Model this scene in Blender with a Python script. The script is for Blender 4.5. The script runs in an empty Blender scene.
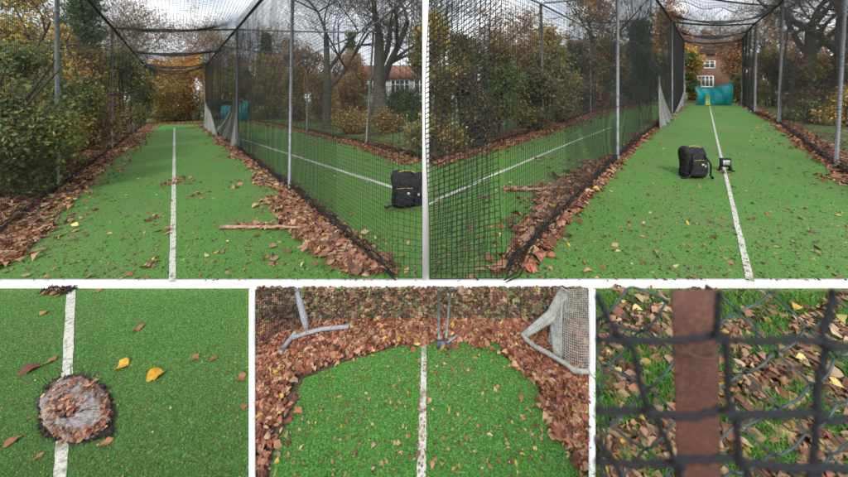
import bpy, bmesh, math, random
import numpy as np
from mathutils import Vector
R = math.radians
scn = bpy.context.scene
COL = scn.collection
rng = np.random.default_rng(7)
random.seed(7)

# ---------------------------------------------------------------- camera, world, sun, exposure
F, CX, YH, CAMZ = 305.0, 424.0, 91.0, 1.5
cd = bpy.data.cameras.new('camera'); cam = bpy.data.objects.new('camera', cd); COL.objects.link(cam)
cam.location = (0, 0, CAMZ); cam.rotation_euler = (R(90), 0, 0)
cd.sensor_width = 36; cd.sensor_fit = 'HORIZONTAL'; cd.lens = 36*F/848
cd.shift_y = -(238.5-YH)/848; cd.clip_start = .05; cd.clip_end = 3000
cd.dof.use_dof = True; cd.dof.focus_distance = 2.6; cd.dof.aperture_fstop = 1.7
scn.camera = cam
SUN_EL, SUN_AZ = 40, 186
w = bpy.data.worlds.new('World'); scn.world = w; w.use_nodes = True
nt = w.node_tree; nt.nodes.clear(); N = nt.nodes.new; L = nt.links.new
out = N('ShaderNodeOutputWorld'); bg = N('ShaderNodeBackground'); sky = N('ShaderNodeTexSky')
sky.sky_type = 'NISHITA'; sky.sun_disc = False; sky.sun_elevation = R(SUN_EL); sky.sun_rotation = R(SUN_AZ)
sky.air_density = 1.2; sky.dust_density = 2.5
tc = N('ShaderNodeTexCoord'); mp = N('ShaderNodeMapping'); mp.inputs['Scale'].default_value = (1.2, 1.2, 3.2)
n1 = N('ShaderNodeTexNoise'); n1.inputs['Scale'].default_value = 3.6; n1.inputs['Detail'].default_value = 9; n1.inputs['Roughness'].default_value = .58
cr = N('ShaderNodeValToRGB'); e = cr.color_ramp.elements
e[0].position = .36; e[0].color = (4.3, 4.8, 5.6, 1); e[1].position = .60; e[1].color = (7.3, 7.6, 7.9, 1)
mk = N('ShaderNodeMapRange'); mk.inputs[1].default_value = .3; mk.inputs[2].default_value = .5; mk.inputs[3].default_value = .72; mk.inputs[4].default_value = 1
mix = N('ShaderNodeMix'); mix.data_type = 'RGBA'
L(tc.outputs['Generated'], mp.inputs[0]); L(mp.outputs[0], n1.inputs['Vector']); L(n1.outputs[0], cr.inputs[0]); L(n1.outputs[0], mk.inputs[0])
L(mk.outputs[0], mix.inputs[0]); L(sky.outputs[0], mix.inputs[6]); L(cr.outputs[0], mix.inputs[7]); L(mix.outputs[2], bg.inputs[0])
bg.inputs[1].default_value = .1
L(bg.outputs[0], out.inputs[0])
sd = bpy.data.lights.new('sun', 'SUN'); sd.energy = 1.5; sd.angle = R(11); sd.color = (1, .965, .92)
so = bpy.data.objects.new('sun', sd); COL.objects.link(so)
so.rotation_euler = (R(90-SUN_EL), 0, R(180-SUN_AZ)+R(180-180))
# sun behind the camera, a little to the left
so.rotation_euler = Vector((-math.sin(R(SUN_AZ))*math.cos(R(SUN_EL)), -math.cos(R(SUN_AZ))*math.cos(R(SUN_EL)), -math.sin(R(SUN_EL)))).to_track_quat('-Z', 'Y').to_euler()
scn.view_settings.view_transform = 'Standard'; scn.view_settings.look = 'None'
scn.view_settings.gamma = 1; scn.view_settings.use_curve_mapping = False; scn.view_settings.exposure = .92

# ---------------------------------------------------------------- the lie of the land
def g_(u):      # the ground falls gently to the left of the two cages and rises gently to the right
    t = np.clip((np.asarray(u, float)+.3)/.6, 0, 1); return .0345*(2*(t*t*(3-2*t))-1)
def P(px, py, lift=0.):
    """point of the ground seen at photograph position (px, py); lift is a height over the ground"""
    u = (px-CX)/F; v = (py-YH)/F
    Y = (CAMZ-lift)/max(v+float(g_(u)), .0045)
    return Vector((u*Y, Y, CAMZ - v*Y))
def A(px, py, Y): return Vector(((px-CX)/F*Y, Y, CAMZ-(py-YH)/F*Y))
def gz(X, Y): return float(g_(X/max(Y, .5)))*max(Y, 0)
LOW = -.047      # the lower beds in front of the kerb lie this much below the turf
def PL(px, py, lift=0.): return P(px, py, lift+LOW)

# ---------------------------------------------------------------- helpers
MATS = {}
def mat(name, col, rough=.8, noise=None, bump=None, metal=0, attr=False, trans=0, spec=None):
    if name in MATS: return MATS[name]
    m = bpy.data.materials.new(name); m.use_nodes = True; t = m.node_tree; b = t.nodes['Principled BSDF']
    b.inputs['Roughness'].default_value = rough; b.inputs['Metallic'].default_value = metal
    if spec is not None: b.inputs['Specular IOR Level'].default_value = spec
    g = t.nodes.new('ShaderNodeNewGeometry'); src = None
    if attr:
        a = t.nodes.new('ShaderNodeAttribute'); a.attribute_name = 'tint'; src = a.outputs['Color']
    if noise:        # list of (scale, detail, lo, hi, colour)
        if src is None:
            rgb = t.nodes.new('ShaderNodeRGB'); rgb.outputs[0].default_value = (*col, 1); src = rgb.outputs[0]
        for (sc, det, lo, hi, c) in noise:
            n = t.nodes.new('ShaderNodeTexNoise'); n.inputs['Scale'].default_value = sc; n.inputs['Detail'].default_value = det
            t.links.new(g.outputs['Position'], n.inputs['Vector'])
            r = t.nodes.new('ShaderNodeMapRange'); r.inputs[1].default_value = lo; r.inputs[2].default_value = hi
            t.links.new(n.outputs[0], r.inputs[0])
            x = t.nodes.new('ShaderNodeMix'); x.data_type = 'RGBA'; x.inputs[7].default_value = (*c, 1)
            t.links.new(r.outputs[0], x.inputs[0]); t.links.new(src, x.inputs[6]); src = x.outputs[2]
    if src is not None: t.links.new(src, b.inputs['Base Color'])
    else: b.inputs['Base Color'].default_value = (*col, 1)
    if bump:
        n = t.nodes.new('ShaderNodeTexNoise'); n.inputs['Scale'].default_value = bump[0]; n.inputs['Detail'].default_value = 4
        t.links.new(g.outputs['Position'], n.inputs['Vector'])
        bp = t.nodes.new('ShaderNodeBump'); bp.inputs['Strength'].default_value = bump[1]; bp.inputs['Distance'].default_value = bump[2]
        t.links.new(n.outputs[0], bp.inputs['Height']); t.links.new(bp.outputs[0], b.inputs['Normal'])
    if trans:
        tr = t.nodes.new('ShaderNodeBsdfTranslucent'); ms = t.nodes.new('ShaderNodeMixShader'); ms.inputs[0].default_value = trans
        if src is not None: t.links.new(src, tr.inputs[0])
        o = t.nodes['Material Output']; t.links.new(b.outputs[0], ms.inputs[1]); t.links.new(tr.outputs[0], ms.inputs[2]); t.links.new(ms.outputs[0], o.inputs[0])
    MATS[name] = m; return m

def mesh_np(name, V, faces, m, tint=None, smooth=False):
    """V (n,3); faces (k,3|4) int array or a list of such arrays"""
    me = bpy.data.meshes.new(name); V = np.ascontiguousarray(V, dtype=np.float32)
    if not isinstance(faces, list): faces = [faces]
    faces = [np.asarray(f, dtype=np.int32) for f in faces if len(f)]
    idx = np.concatenate([f.ravel() for f in faces]); tot = np.concatenate([np.full(len(f), f.shape[1], np.int32) for f in faces])
    me.vertices.add(len(V)); me.vertices.foreach_set('co', V.ravel())
    me.loops.add(len(idx)); me.loops.foreach_set('vertex_index', idx)
    st = np.concatenate([[0], np.cumsum(tot)[:-1]]).astype(np.int32)
    me.polygons.add(len(tot)); me.polygons.foreach_set('loop_start', st); me.polygons.foreach_set('loop_total', tot)
    if tint is not None:
        a = me.color_attributes.new('tint', 'FLOAT_COLOR', 'POINT')
        a.data.foreach_set('color', np.concatenate([tint, np.ones((len(tint), 1))], 1).astype(np.float32).ravel())
    me.update(calc_edges=True)
    if smooth: me.polygons.foreach_set('use_smooth', np.ones(len(tot), bool))
    me.materials.append(m)
    return me
LABELS = set()
def link(name, me, parent=None, label=None, cat=None, group=None, kind=None):
    o = bpy.data.objects.new(name, me); COL.objects.link(o)
    if parent: o.parent = parent
    return tag(o, label, cat, group, kind)
def tag(o, label=None, cat=None, group=None, kind=None):
    if label: o['label'] = label
    if cat: o['category'] = cat
    if group: o['group'] = group
    if kind: o['kind'] = kind
    return o
def thing(name, label, cat, loc=(0, 0, 0), group=None):
    o = bpy.data.objects.new(name, None); COL.objects.link(o); o.location = loc; o.empty_display_size = .1
    return tag(o, label, cat, group)
class MB:
    """collects tubes, boxes, lofts in world space; built relative to an origin"""
    def __init__(s): s.V = []; s.T = []; s.Q = []; s.n = 0
    def add(s, V, Q=None, T=None):
        s.V.append(np.asarray(V, float))
        if Q is not None and len(Q): s.Q.append(np.asarray(Q)+s.n)
        if T is not None and len(T): s.T.append(np.asarray(T)+s.n)
        s.n += len(V); return s
    def tube(s, pts, r, k=6, cap=True):
        p = np.asarray([tuple(q) for q in pts], float); n = len(p); r = np.broadcast_to(np.asarray(r, float), (n,))
        t = np.gradient(p, axis=0); t /= np.linalg.norm(t, axis=1)[:, None]+1e-9
        up = np.array([0, 0, 1.]) if abs(t[:, 2]).mean() < .8 else np.array([0, 1., 0])
        a = np.cross(t, up); a /= np.linalg.norm(a, axis=1)[:, None]+1e-9; b = np.cross(t, a)
        th = np.arange(k)*2*math.pi/k
        V = p[:, None]+r[:, None, None]*(np.cos(th)[None, :, None]*a[:, None]+np.sin(th)[None, :, None]*b[:, None])
        i = np.arange(n-1)[:, None]*k; j = np.arange(k)[None]; j2 = (j+1) % k
        Q = np.stack([i+j, i+j2, i+k+j2, i+k+j], -1).reshape(-1, 4); T = []
        V = V.reshape(-1, 3)
        if cap:
            V = np.concatenate([V, p[:1], p[-1:]]); c0 = n*k
            T = [[c0, q, (q+1) % k] for q in range(k)]+[[c0+1, (n-1)*k+(q+1) % k, (n-1)*k+q] for q in range(k)]
        return s.add(V, Q, T)
    def box(s, c, d, bev=0, rz=0, rx=0):
        bm = bmesh.new(); bmesh.ops.create_cube(bm, size=1)
        for v in bm.verts: v.co = Vector((v.co.x*d[0], v.co.y*d[1], v.co.z*d[2]))
        if bev: bmesh.ops.bevel(bm, geom=bm.edges[:], offset=bev, segments=2, affect='EDGES')
        bmesh.ops.triangulate(bm, faces=bm.faces[:]); bm.verts.index_update()
        from mathutils import Matrix
        M = Matrix.Rotation(rz, 3, 'Z') @ Matrix.Rotation(rx, 3, 'X')
        V = [tuple(M @ v.co + Vector(c)) for v in bm.verts]; T = [[q.index for q in f.verts] for f in bm.faces]; bm.free()
        return s.add(V, None, T)
    def grid(s, G, thick=None):     # G (a,b,3)
        G = np.asarray(G, float); a, b = G.shape[:2]
        i = np.arange(a-1)[:, None]*b; j = np.arange(b-1)[None]
        Q = np.stack([i+j, i+j+1, i+b+j+1, i+b+j], -1).reshape(-1, 4)
        return s.add(G.reshape(-1, 3), Q)
    def build(s, name, m, parent=None, smooth=False, tint=None, **kw):
        V = np.concatenate(s.V)
        org = None
        if parent is not None: V = V-np.array(parent.matrix_world.translation if parent.parent is None and False else abs_loc(parent))
        else: org = np.array([V[:, 0].mean(), V[:, 1].mean(), V[:, 2].min()]); V = V-org
        fs = [np.concatenate(x) for x in (s.Q, s.T) if x]
        o = link(name, mesh_np(name, V, fs, m, tint, smooth), parent, **kw)
        if org is not None: o.location = org
        return o
def abs_loc(o):
    p = np.array(o.location)
    while o.parent: o = o.parent; p = p+np.array(o.location)
    return p

# materials
M_turf = mat('artificial_turf', (.085, .285, .020), .75, [(3, 4, .35, .75, (.115, .32, .026)), (.8, 3, .45, .7, (.085, .25, .018)), (1.7, 6, .5, .72, (.16, .245, .06)), (.55, 5, .5, .66, (.15, .29, .05)), (150, 3, .44, .60, (.025, .085, .016)), (90, 5, .53, .68, (.22, .38, .09)), (34, 6, .59, .67, (.13, .11, .04))], (160, .9, .012))
M_line = mat('white_line_paint', (.62, .60, .54), .8, [(60, 5, .5, .62, (.34, .33, .26)), (12, 5, .56, .7, (.22, .24, .16)), (200, 3, .6, .7, (.07, .12, .04))], (200, .6, .006))
M_lawn = mat('lawn_grass', (.15, .29, .045), .9, [(1.5, 5, .45, .62, (.13, .10, .05)), (30, 4, .45, .62, (.05, .09, .02)), (55, 4, .55, .65, (.15, .09, .05))], (60, 1, .04))
M_soil = mat('leafy_soil', (.10, .065, .04), .95, [(14, 5, .45, .6, (.17, .085, .05)), (60, 4, .5, .6, (.05, .04, .025)), (5, 4, .55, .65, (.06, .07, .03))], (50, 1, .03))
M_leaf = mat('tree_foliage', (.1, .1, .05), .6, attr=True, trans=.45)
M_litter = mat('fallen_leaves', (.2, .1, .05), .7, attr=True, trans=.12)
M_bladegrass = mat('grass_blades', (.06, .14, .02), .6, attr=True, trans=.3)
M_bark = mat('bark', (.11, .095, .07), .9, [(6, 6, .45, .6, (.06, .055, .045)), (25, 4, .5, .65, (.15, .14, .10))], (30, .9, .03))
M_twig = mat('twig_bark', (.075, .06, .05), .9)
M_net = mat('black_netting', (.018, .019, .018), .8)
M_cord = mat('thick_black_cord', (.010, .011, .013), .8)
M_rope = mat('black_rope', (.014, .013, .012), .9)
M_netgrey = mat('weathered_grey_netting', (.33, .33, .31), .85, [(25, 4, .45, .65, (.19, .18, .17))])
M_steel = mat('galvanised_steel', (.23, .245, .26), .55, [(10, 5, .45, .65, (.14, .15, .155)), (60, 3, .55, .7, (.32, .33, .34))], metal=.35)
M_white = mat('white_gloss_paint', (.93, .93, .92), .45, [(4, 3, .5, .8, (.89, .89, .87))])
M_teal = mat('teal_tarpaulin', (.006, .27, .29), .5, [(3, 3, .5, .7, (.004, .20, .24))], (8, .4, .05))
M_black = mat('black_cordura', (.008, .008, .010), .75, [(40, 3, .5, .7, (.022, .02, .028))], (18, .8, .03))
M_rust = mat('rusty_steel', (.12, .048, .030), .8, [(9, 6, .45, .65, (.085, .036, .025)), (60, 5, .5, .65, (.14, .06, .038)), (180, 4, .6, .7, (.05, .028, .02))], (90, .8, .004))

# ---------------------------------------------------------------- setting: ground, turf, lines
def px_grid(cols, rows_of, H=0., drop=0.):
    """sheet over the ground: cols = pixel columns, rows_of(x) -> array of pixel rows"""
    G = []
    for x in cols: G.append([tuple(P(x, y, H)) for y in rows_of(x)])
    return np.array(G)
def interp(x, pts):
    xs, ys = zip(*pts); return float(np.interp(x, xs, ys))
KY0, KY1 = 282.0, 288.6     # the kerb seen in the photograph
# soil / lawn of the whole upper level, out to the horizon
us = np.concatenate([np.linspace(-6, -1.5, 10), np.linspace(-1.45, 1.45, 90), np.linspace(1.5, 6, 10)])
G = []
for u in us:
    yk = 1.5/((KY0-YH)/F+float(g_(u)))+.02
    Ys = np.concatenate([[yk], yk+np.geomspace(.4, 900, 46)])
    G.append([(u*Y, Y, min(float(g_(u)), .0345)*Y-.014) for Y in Ys])
MB().grid(G).build('ground', M_lawn, kind='structure')
# lower ground round the beds, in front of the kerb
G = []
for u in np.linspace(-6, 6, 90):
    yk = 1.5/((KY0-YH)/F+float(g_(u)))
    r = [(u*Y, Y, float(g_(u))*Y+LOW-.012) for Y in np.linspace(yk, .55, 8)]
    r += [(r[-1][0], Y, r[-1][2]) for Y in (0, -2, -5, -12)]
    G.append(r)
MB().grid(G).build('lower_ground', M_soil, kind='structure')

TOP = [(-400, 500), (-60, 281), (0, 235), (57, 191), (112, 150), (143, 127), (147, 124.5), (205, 124.5), (209, 121), (237, 119), (250, 121.5), (366, 145), (423, 161.5), (430, 163), (470, 151), (543, 130), (590, 113.5), (640, 104.5), (682, 101), (690, 103), (735, 103), (743, 104.5), (779, 125), (836, 168), (900, 215), (1000, 300)]
cols = np.arange(-64, 940, 4.)
def trow(x):
    t = interp(x, TOP); b = max(KY0, t+1)
    return b-(b-t)*np.linspace(0, 1, 26)**1.0
G = px_grid(cols, trow, .002)
MB().grid(G).build('turf', M_turf, kind='structure')

def strip(name, pts, H, m, low=False, sub=14, seed=0):
    """pts: list of (y, x0, x1) in the photograph"""
    f = PL if low else P; G = []; r = random.Random(seed)
    for (a, b) in zip(pts[:-1], pts[1:]):
        for i in range(sub):
            t = i/sub; y = a[0]+(b[0]-a[0])*t; x0 = a[1]+(b[1]-a[1])*t; x1 = a[2]+(b[2]-a[2])*t; wd = x1-x0
            x0 += r.uniform(-.05, .05)*wd; x1 += r.uniform(-.05, .05)*wd
            G.append([tuple(f(x0+(x1-x0)*q, y, H)) for q in (0, .33, .66, 1)])
    y, x0, x1 = pts[-1]; G.append([tuple(f(x0+(x1-x0)*q, y, H)) for q in (0, .33, .66, 1)])
    return MB().grid(G).build(name, m, kind='structure')
strip('painted_line', [(282, 168.6, 175.8), (200, 171.4, 176), (128, 173.6, 175.2)], .006, M_line, seed=1)
strip('painted_line', [(282, 746.5, 754.8), (200, 729.5, 733.8), (160, 720.5, 723.4), (130, 714, 715.8), (106, 709.2, 710.2)], .006, M_line, seed=2)
def slant(name, pts, wpx, H, seed):    # a line that runs across the picture
    f = []
    for x, y, wd in pts: f.append((x, y, wd))
    G = []; n = 40; xs = np.linspace(pts[0][0], pts[-1][0], n)
    for x in xs:
        y = interp(x, [(p[0], p[1]) for p in pts]); wd = interp(x, [(p[0], p[2]) for p in pts])
        G.append([tuple(P(x, y+wd/2*q, H)) for q in (-1, 0, 1)])
    return MB().grid(G).build(name, m=M_line, kind='structure')
slant('painted_line', [(238, 138, 1.2), (300, 157.5, 1.7), (423, 197, 2.8)], 2, .006, 3)
slant('painted_line', [(429, 203.5, 3.0), (500, 172, 2.2), (575, 141, 1.3), (612, 127, 1)], 2, .006, 4)
strip('painted_line', [(289, 66.5, 75.4), (380, 61.5, 72.5), (477, 53, 66.5), (520, 50, 65)], .006, M_line, True, seed=5)
strip('painted_line', [(343, 421.8, 426.5), (400, 420, 426.2), (477, 416.8, 426), (520, 415, 427)], .006, M_line, True, seed=6)

# lower beds: two turf beds; the third bed is real grass
def bed(name, poly_rows, m, H=.002, jag=0., seed=1, nx=40):
    r = random.Random(seed); G = []
    for (y, x0, x1) in poly_rows:
        x0 += r.uniform(-jag, jag); x1 += r.uniform(-jag, jag)
        G.append([tuple(PL(x0+(x1-x0)*q, y, H)) for q in np.linspace(0, 1, nx)])
    return MB().grid(G).build(name, m, kind='structure')
bed('turf', [(y, -70, 250) for y in np.linspace(KY1-2, 530, 30)], M_turf)
rowL = [(338, 470), (341, 430), (346, 400), (352, 378), (362, 345), (378, 305), (390, 299), (412, 293), (440, 278), (465, 271), (500, 264), (530, 255)]
rowR = [(338, 512), (341, 525), (346, 505), (352, 500), (362, 510), (382, 537), (426, 549), (442, 562), (466, 583), (480, 592)]
ys = np.linspace(338, 530, 60)
bed('turf', [(y, interp(y, rowL), interp(y, rowR)) for y in ys], M_turf, jag=1.5)
bed('grass_bed', [(y, 594, 930) for y in np.linspace(KY1-2, 560, 30)], M_lawn)
# the strip of leafy ground behind the turf of the middle bed
bed('soil_bed', [(y, 252, 592) for y in np.linspace(KY1-2, 530, 30)], M_soil, H=-.006)

# kerb and edging
def kerb():
    xs = np.linspace(-160, 1010, 130); G = []
    for x in xs:
        a = P(x, KY0, 0); b = PL(x, KY1, 0)
        top0 = a+Vector((0, .035, .004)); top1 = P(x, KY0, .003); mid = top1+Vector((0, -.006, -.004)); 
        u = (x-CX)/F
        bot = Vector(b)
        back = top0-Vector((0, 0, .08)); under = Vector((bot.x, bot.y, bot.z-.03))
        G.append([tuple(back), tuple(top0), tuple(top1), tuple(mid), tuple(bot), tuple(under)])
    o = MB().grid(G).build('kerb', M_white, kind='structure'); return o
kerb()
def edging(x0, x1, label):
    G = []; h = .030
    for y in np.linspace(KY1+.5, 560, 24):
        a, b = PL(x0-.2, y, h), PL(x1+.2, y, h); 
        G.append([(a.x-.001, a.y, a.z-h-.01), tuple(a), tuple(b), (b.x+.001, b.y, b.z-h-.01)])
    a = G[-1]; mb = MB().grid(G); mb.add(a, [[0, 1, 2, 3]])
    return mb.build('edging_board', M_white, label=label, cat='edging board', group='white edging boards between the lower beds')
edging(249.2, 255, 'white edging board between the turf bed with the hole and the leafy bed')
edging(589.0, 595.2, 'white edging board between the leafy bed and the bed with the rusty post')
# white square post standing on the kerb
b0 = P(425.7, KY0); hgt = 2.75
t = thing('fence_post', 'square white painted post rising from the white kerb between the two netted lanes', 'post', b0)
MB().box((b0.x, b0.y+.025, b0.z+.003+hgt/2), (.052, .04, hgt), .003).build('shaft', M_white, t)
MB().box((b0.x, b0.y+.02, b0.z+hgt+.02), (.062, .056, .02), .004).build('cap', M_white, t)

# ---------------------------------------------------------------- nets
def resample(pts, n):
    p = np.array([tuple(q) for q in pts]); d = np.concatenate([[0], np.cumsum(np.linalg.norm(np.diff(p, axis=0), axis=1))])
    s = np.linspace(0, d[-1], n); return np.stack([np.interp(s, d, p[:, k]) for k in range(3)], 1), d[-1]
def strands(mb, S, lenu, lenv, cell, r, sub=.3, k=3, jit=.0):
    """S(u,v) -> points for arrays u,v in 0..1"""
    nu, nv = max(2, int(lenu/cell)), max(2, int(lenv/cell))
    su, sv = max(3, int(lenu/sub)), max(3, int(lenv/sub))
    for j in range(nv+1):
        u = np.linspace(0, 1, su+1); v = np.full_like(u, j/nv); mb.tube(S(u, v), r, k, False)
    for i in range(nu+1):
        v = np.linspace(0, 1, sv+1); u = np.full_like(v, i/nu); mb.tube(S(u, v), r, k, False)
def net_surface(bot, top, n=200, wob=.03, fz=(1.7, 2.9), seed=0):
    B, lu = resample(bot, n); T, _ = resample(top, n); lv = float(np.linalg.norm(B-T, axis=1).mean())
    x = np.linspace(0, 1, n); ph = np.random.default_rng(seed).uniform(0, 6.28, 6)
    def S(u, v):
        b = np.stack([np.interp(u, x, B[:, k]) for k in range(3)], -1); t = np.stack([np.interp(u, x, T[:, k]) for k in range(3)], -1)
        p = b+(t-b)*v[:, None]
        L_, H_ = u*lu, v*lv
        env = np.sin(np.pi*np.clip(v, 0, 1))*.8+.2
        w1 = np.sin(L_*fz[0]+ph[0]+.6*np.sin(H_*1.3+ph[1]))*.6+np.sin(L_*fz[1]*1.9+H_*.9+ph[2])*.3
        w2 = np.sin(L_*fz[1]+H_*2.1+ph[3]); w3 = np.sin(H_*2.3+L_*1.1+ph[4])*.6+np.sin(L_*2.6+ph[5])*.5
        d = np.stack([w1*.7+w2*.4, w1*.7-w2*.4, w3*.6], -1)*(wob*env)[:, None]
        return p+d
    return S, lu, lv
def net(label, bot, top, cell=.05, r=.0018, wob=.03, seed=0, rope=True, toprope=True, group=None, m=None, name='netting_panel', cat='net', sub=.3, bunch=.02, botrope=None):
    S, lu, lv = net_surface(bot, top, wob=wob, seed=seed)
    t = thing(name, label, cat, tuple(bot[0]), group)
    mb = MB(); strands(mb, S, lu, lv, cell, r, sub); mb.build('mesh_netting', m or M_net, t)
    if rope:
        mb = MB(); n = int(lu/.12)+3; u = np.linspace(0, 1, n); rr = np.random.default_rng(seed+50)
        for q in range(11):
            p = S(u, np.full_like(u, .001+.003*q)); ns = rr.normal(0, bunch*.95, p.shape); ns = (ns+np.roll(ns, 1, axis=0))/1.4; p = p+ns; p[:, 2] = np.maximum(p[:, 2]-.01, p[:, 2]*0+S(u, u*0)[:, 2]-.012)
            mb.tube(p, bunch*rr.uniform(.10, .34, n), 4)
        mb.build('bottom_rope', m or M_rope, t)
    if toprope:
        u = np.linspace(0, 1, int(lu/.3)+3); MB().tube(S(u, np.ones_like(u)), .008, 5).build('top_rope', m or M_net, t)
    return t, S
HT = 3.78          # height of the steel frame of the left cage
HR = 4.05          # of the right cage
def up(p, h): return Vector((p.x, p.y, p.z+h))
Z1 = Vector((0, 0, .01))
# --- left cage
LL = [P(-60, 280), P(0, 235), P(57, 191.5), P(112, 150), P(133, 134), P(146, 124)]
LR = [P(392, 279.4), P(345, 238), P(290, 190), P(237, 149), P(222, 138), P(205, 124)]
net('black net down the left side of the left lane, in front of the long hedge', [up(p, .02) for p in LL], [up(p, HT) for p in LL], seed=1, group='practice nets', r=.0015)
net('black net between the left lane and the turf where the black bag stands', [up(p, .02) for p in LR], [up(p, HT) for p in LR], seed=2, group='practice nets', bunch=.022, r=.0016, cell=.042, wob=.012)
net('short black net closing the gap to the left of the white post', [up(P(392.5, 279.4), .02), up(P(421.6, 279.8), .02)], [up(P(394, 280.6), 3.1), up(P(421.8, 281.2), 2.7)], seed=3, group='practice nets', wob=.02, rope=False, r=.0025)
net('black net across the far end of the left lane', [up(P(146, 124), .4), up(P(205, 124), .4)], [up(P(146, 124), HT), up(P(205, 124), HT)], cell=.1, seed=4, group='practice nets', r=.0025, sub=.6)
def moire_layer(label, pts, h, side, centre, seed, cell=.042, amp=.06, sig=.85):  # added net layer, warped to beat against the main net in moire bands
    S0, lu, lv = net_surface([up(p, .02) for p in pts], [up(p, h) for p in pts], wob=.012, seed=seed)
    cc = np.array(tuple(centre)); a, b = np.array(tuple(pts[0])), np.array(tuple(pts[-1])); d = (b-a)/np.linalg.norm(b-a); nrm = np.array([d[1], -d[0], 0])*side
    def S(u, v):
        p = S0(u, v); e_ = p-cc; q = np.minimum((e_**2).sum(1), 5.)
        k_ = amp*q; dd = np.array([d[0], d[1], 0.]); return p+nrm*.03+dd*k_[:, None]+np.array([0, 0, 1.])*(k_*np.clip(p[:, 2]-.05, 0, .3)/.3)[:, None]
    t = thing('netting_panel', label, 'net', pts[0], 'practice nets'); mb = MB(); strands(mb, S, lu, lv, cell, .0015, .12); mb.build('mesh_netting', M_net, t)
moire_layer('added second net layer making moire bands behind the nearest post of the left lane', [P(345, 238), P(290, 190), P(236, 150)], HT-.05, 1, up(P(285, 187), .7), 21)
moire_layer('added second net layer making moire bands left of the nearest post of the right lane', [P(560, 219), P(617, 161), P(652, 131)], HR-.05, -1, up(P(618, 161), .7), 22)
def roof(label, a, b, h, sag, seed, cell=.085, r=.003, frac=1.0):
    A_, la = resample([up(p, h) for p in a], 120); B_, _ = resample([up(p, h) for p in b], 120); x = np.linspace(0, 1, 120)
    lv = float(np.linalg.norm(A_-B_, axis=1).mean())
    def S(u, v):
        p0 = np.stack([np.interp(u, x, A_[:, k]) for k in range(3)], -1); p1 = np.stack([np.interp(u, x, B_[:, k]) for k in range(3)], -1)
        p = p0+(p1-p0)*v[:, None]; p[:, 2] -= np.sin(np.pi*v)*(sag*(.55+.45*np.sin(u*la*1.05+seed))); return p
    t = thing('roof_net', label, 'net', tuple(A_[0]), 'roof nets of the lanes'); mb = MB(); strands(mb, S, la, lv, cell, r, .35); mb.build('mesh_netting', M_net, t)
    return t, S
roof('sagging black roof net stretched over the left lane', LL, [P(470, 335)] + LR[1:], HT, .42, 0.5)
# --- right cage
RL = [P(506.5, 279.2), P(560, 219), P(617, 161), P(642, 137.5), P(660, 125), P(672, 115), P(684, 103.5)]
RR = [P(905, 215), P(836, 168), P(779, 124.5), P(755, 114), P(742, 104.5)]
net('black net between the right lane and the leaf strip with the fallen stick', [up(p, .02) for p in RL], [up(p, HR) for p in RL], seed=5, group='practice nets', bunch=.022, r=.0016, cell=.042, wob=.012)
net('black net down the right side of the right lane', [up(p, .02) for p in RR], [up(p, HR) for p in RR], seed=6, group='practice nets', bunch=.022, r=.0018)
net('coarse dark net curtain hung along the kerb to the right of the white post', [up(P(430.4, 280), .012), up(P(468, 280), .012), up(P(503, 279.8), .012)], [up(P(430.2, 281.4), 2.7), up(P(468, 281.3), 2.9), up(P(500, 281.3), 3.2)], cell=.042, r=.0036, wob=.05, seed=7, group='practice nets', rope=False, sub=.08)
net('narrow second layer of dark net hanging behind the coarse net curtain', [up(P(432, 276), .01), up(P(487, 252), .01)], [up(P(432, 276), 3.0), up(P(497, 252), 3.4)], cell=.045, r=.003, wob=.07, seed=8, group='practice nets', rope=False, sub=.08)
roof('sagging black roof net stretched over the right lane', RL, RR, HR, .5, 1.9)
# --- the shared middle lane's far fences
FL = [P(423, 160.5), P(366, 144), P(307, 131), P(275, 125), P(237, 118)]
FR = [P(430, 163), P(490, 146), P(543, 130), P(590, 113.5), P(640, 104)]
net('black net behind the black bag with the lawn beyond it', FL and [up(p, .02) for p in FL], [up(p, HT) for p in FL], cell=.09, r=.0028, seed=9, group='practice nets', sub=.5)
net('black net running along the dark hedge left of the right lane', [up(p, .02) for p in FR], [up(p, HT) for p in FR], cell=.09, r=.0028, seed=10, group='practice nets', sub=.5)
# roof net over the middle lane, two parts
roof('black roof net over the turf to the right of the left lane', LR[1:], [P(450, 170)]+FL[:], HT, .25, 2.2, .14)
roof('black roof net over the turf to the left of the right lane', RL, [P(440, 160)]+FR[1:], HR-.1, .25, 3.2, .14)

# steel posts
def post(px, py, h, label, group, lean=(0, 0), r=.028):
    b = P(px, py); t = thing('steel_post', label, 'post', b, group)
    tp = b+Vector((lean[0], lean[1], h)); MB().tube([b-Vector((0, 0, .02)), b.lerp(tp, .5), tp], r, 10).build('shaft', M_steel, t, smooth=True)
    MB().tube([tp, tp+Vector((0, 0, .02))], r*1.25, 10).build('cap', M_steel, t)
    for z in (.25, .55, .8): c = b.lerp(tp, z); MB().tube([c-Vector((0, 0, .012)), c+Vector((0, 0, .012))], r*1.22, 10).build('clamp', M_steel, t)
    return t
gp = 'galvanised steel posts of the practice cages'
post(57, 191.5, HT, 'nearest grey steel post on the left side of the left lane', gp)
post(112, 150, HT, 'second steel post along the hedge of the left lane', gp)
post(133, 134, HT, 'third steel post along the hedge of the left lane', gp, r=.03)
post(146, 124, HT, 'steel corner post at the far left end of the left lane', gp, r=.03)
post(205, 124, HT, 'steel corner post at the far right end of the left lane', gp, r=.03)
post(289.5, 190, HT, 'nearest steel post between the left lane and the middle turf', gp, (.06, 0))
post(237, 149, HT, 'steel post rising from the grey gathered net beside the left lane', gp, r=.03)
post(366, 144.3, HT, 'leaning steel post in front of the thick tree trunk', gp, (.25, 0), r=.034)
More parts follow.
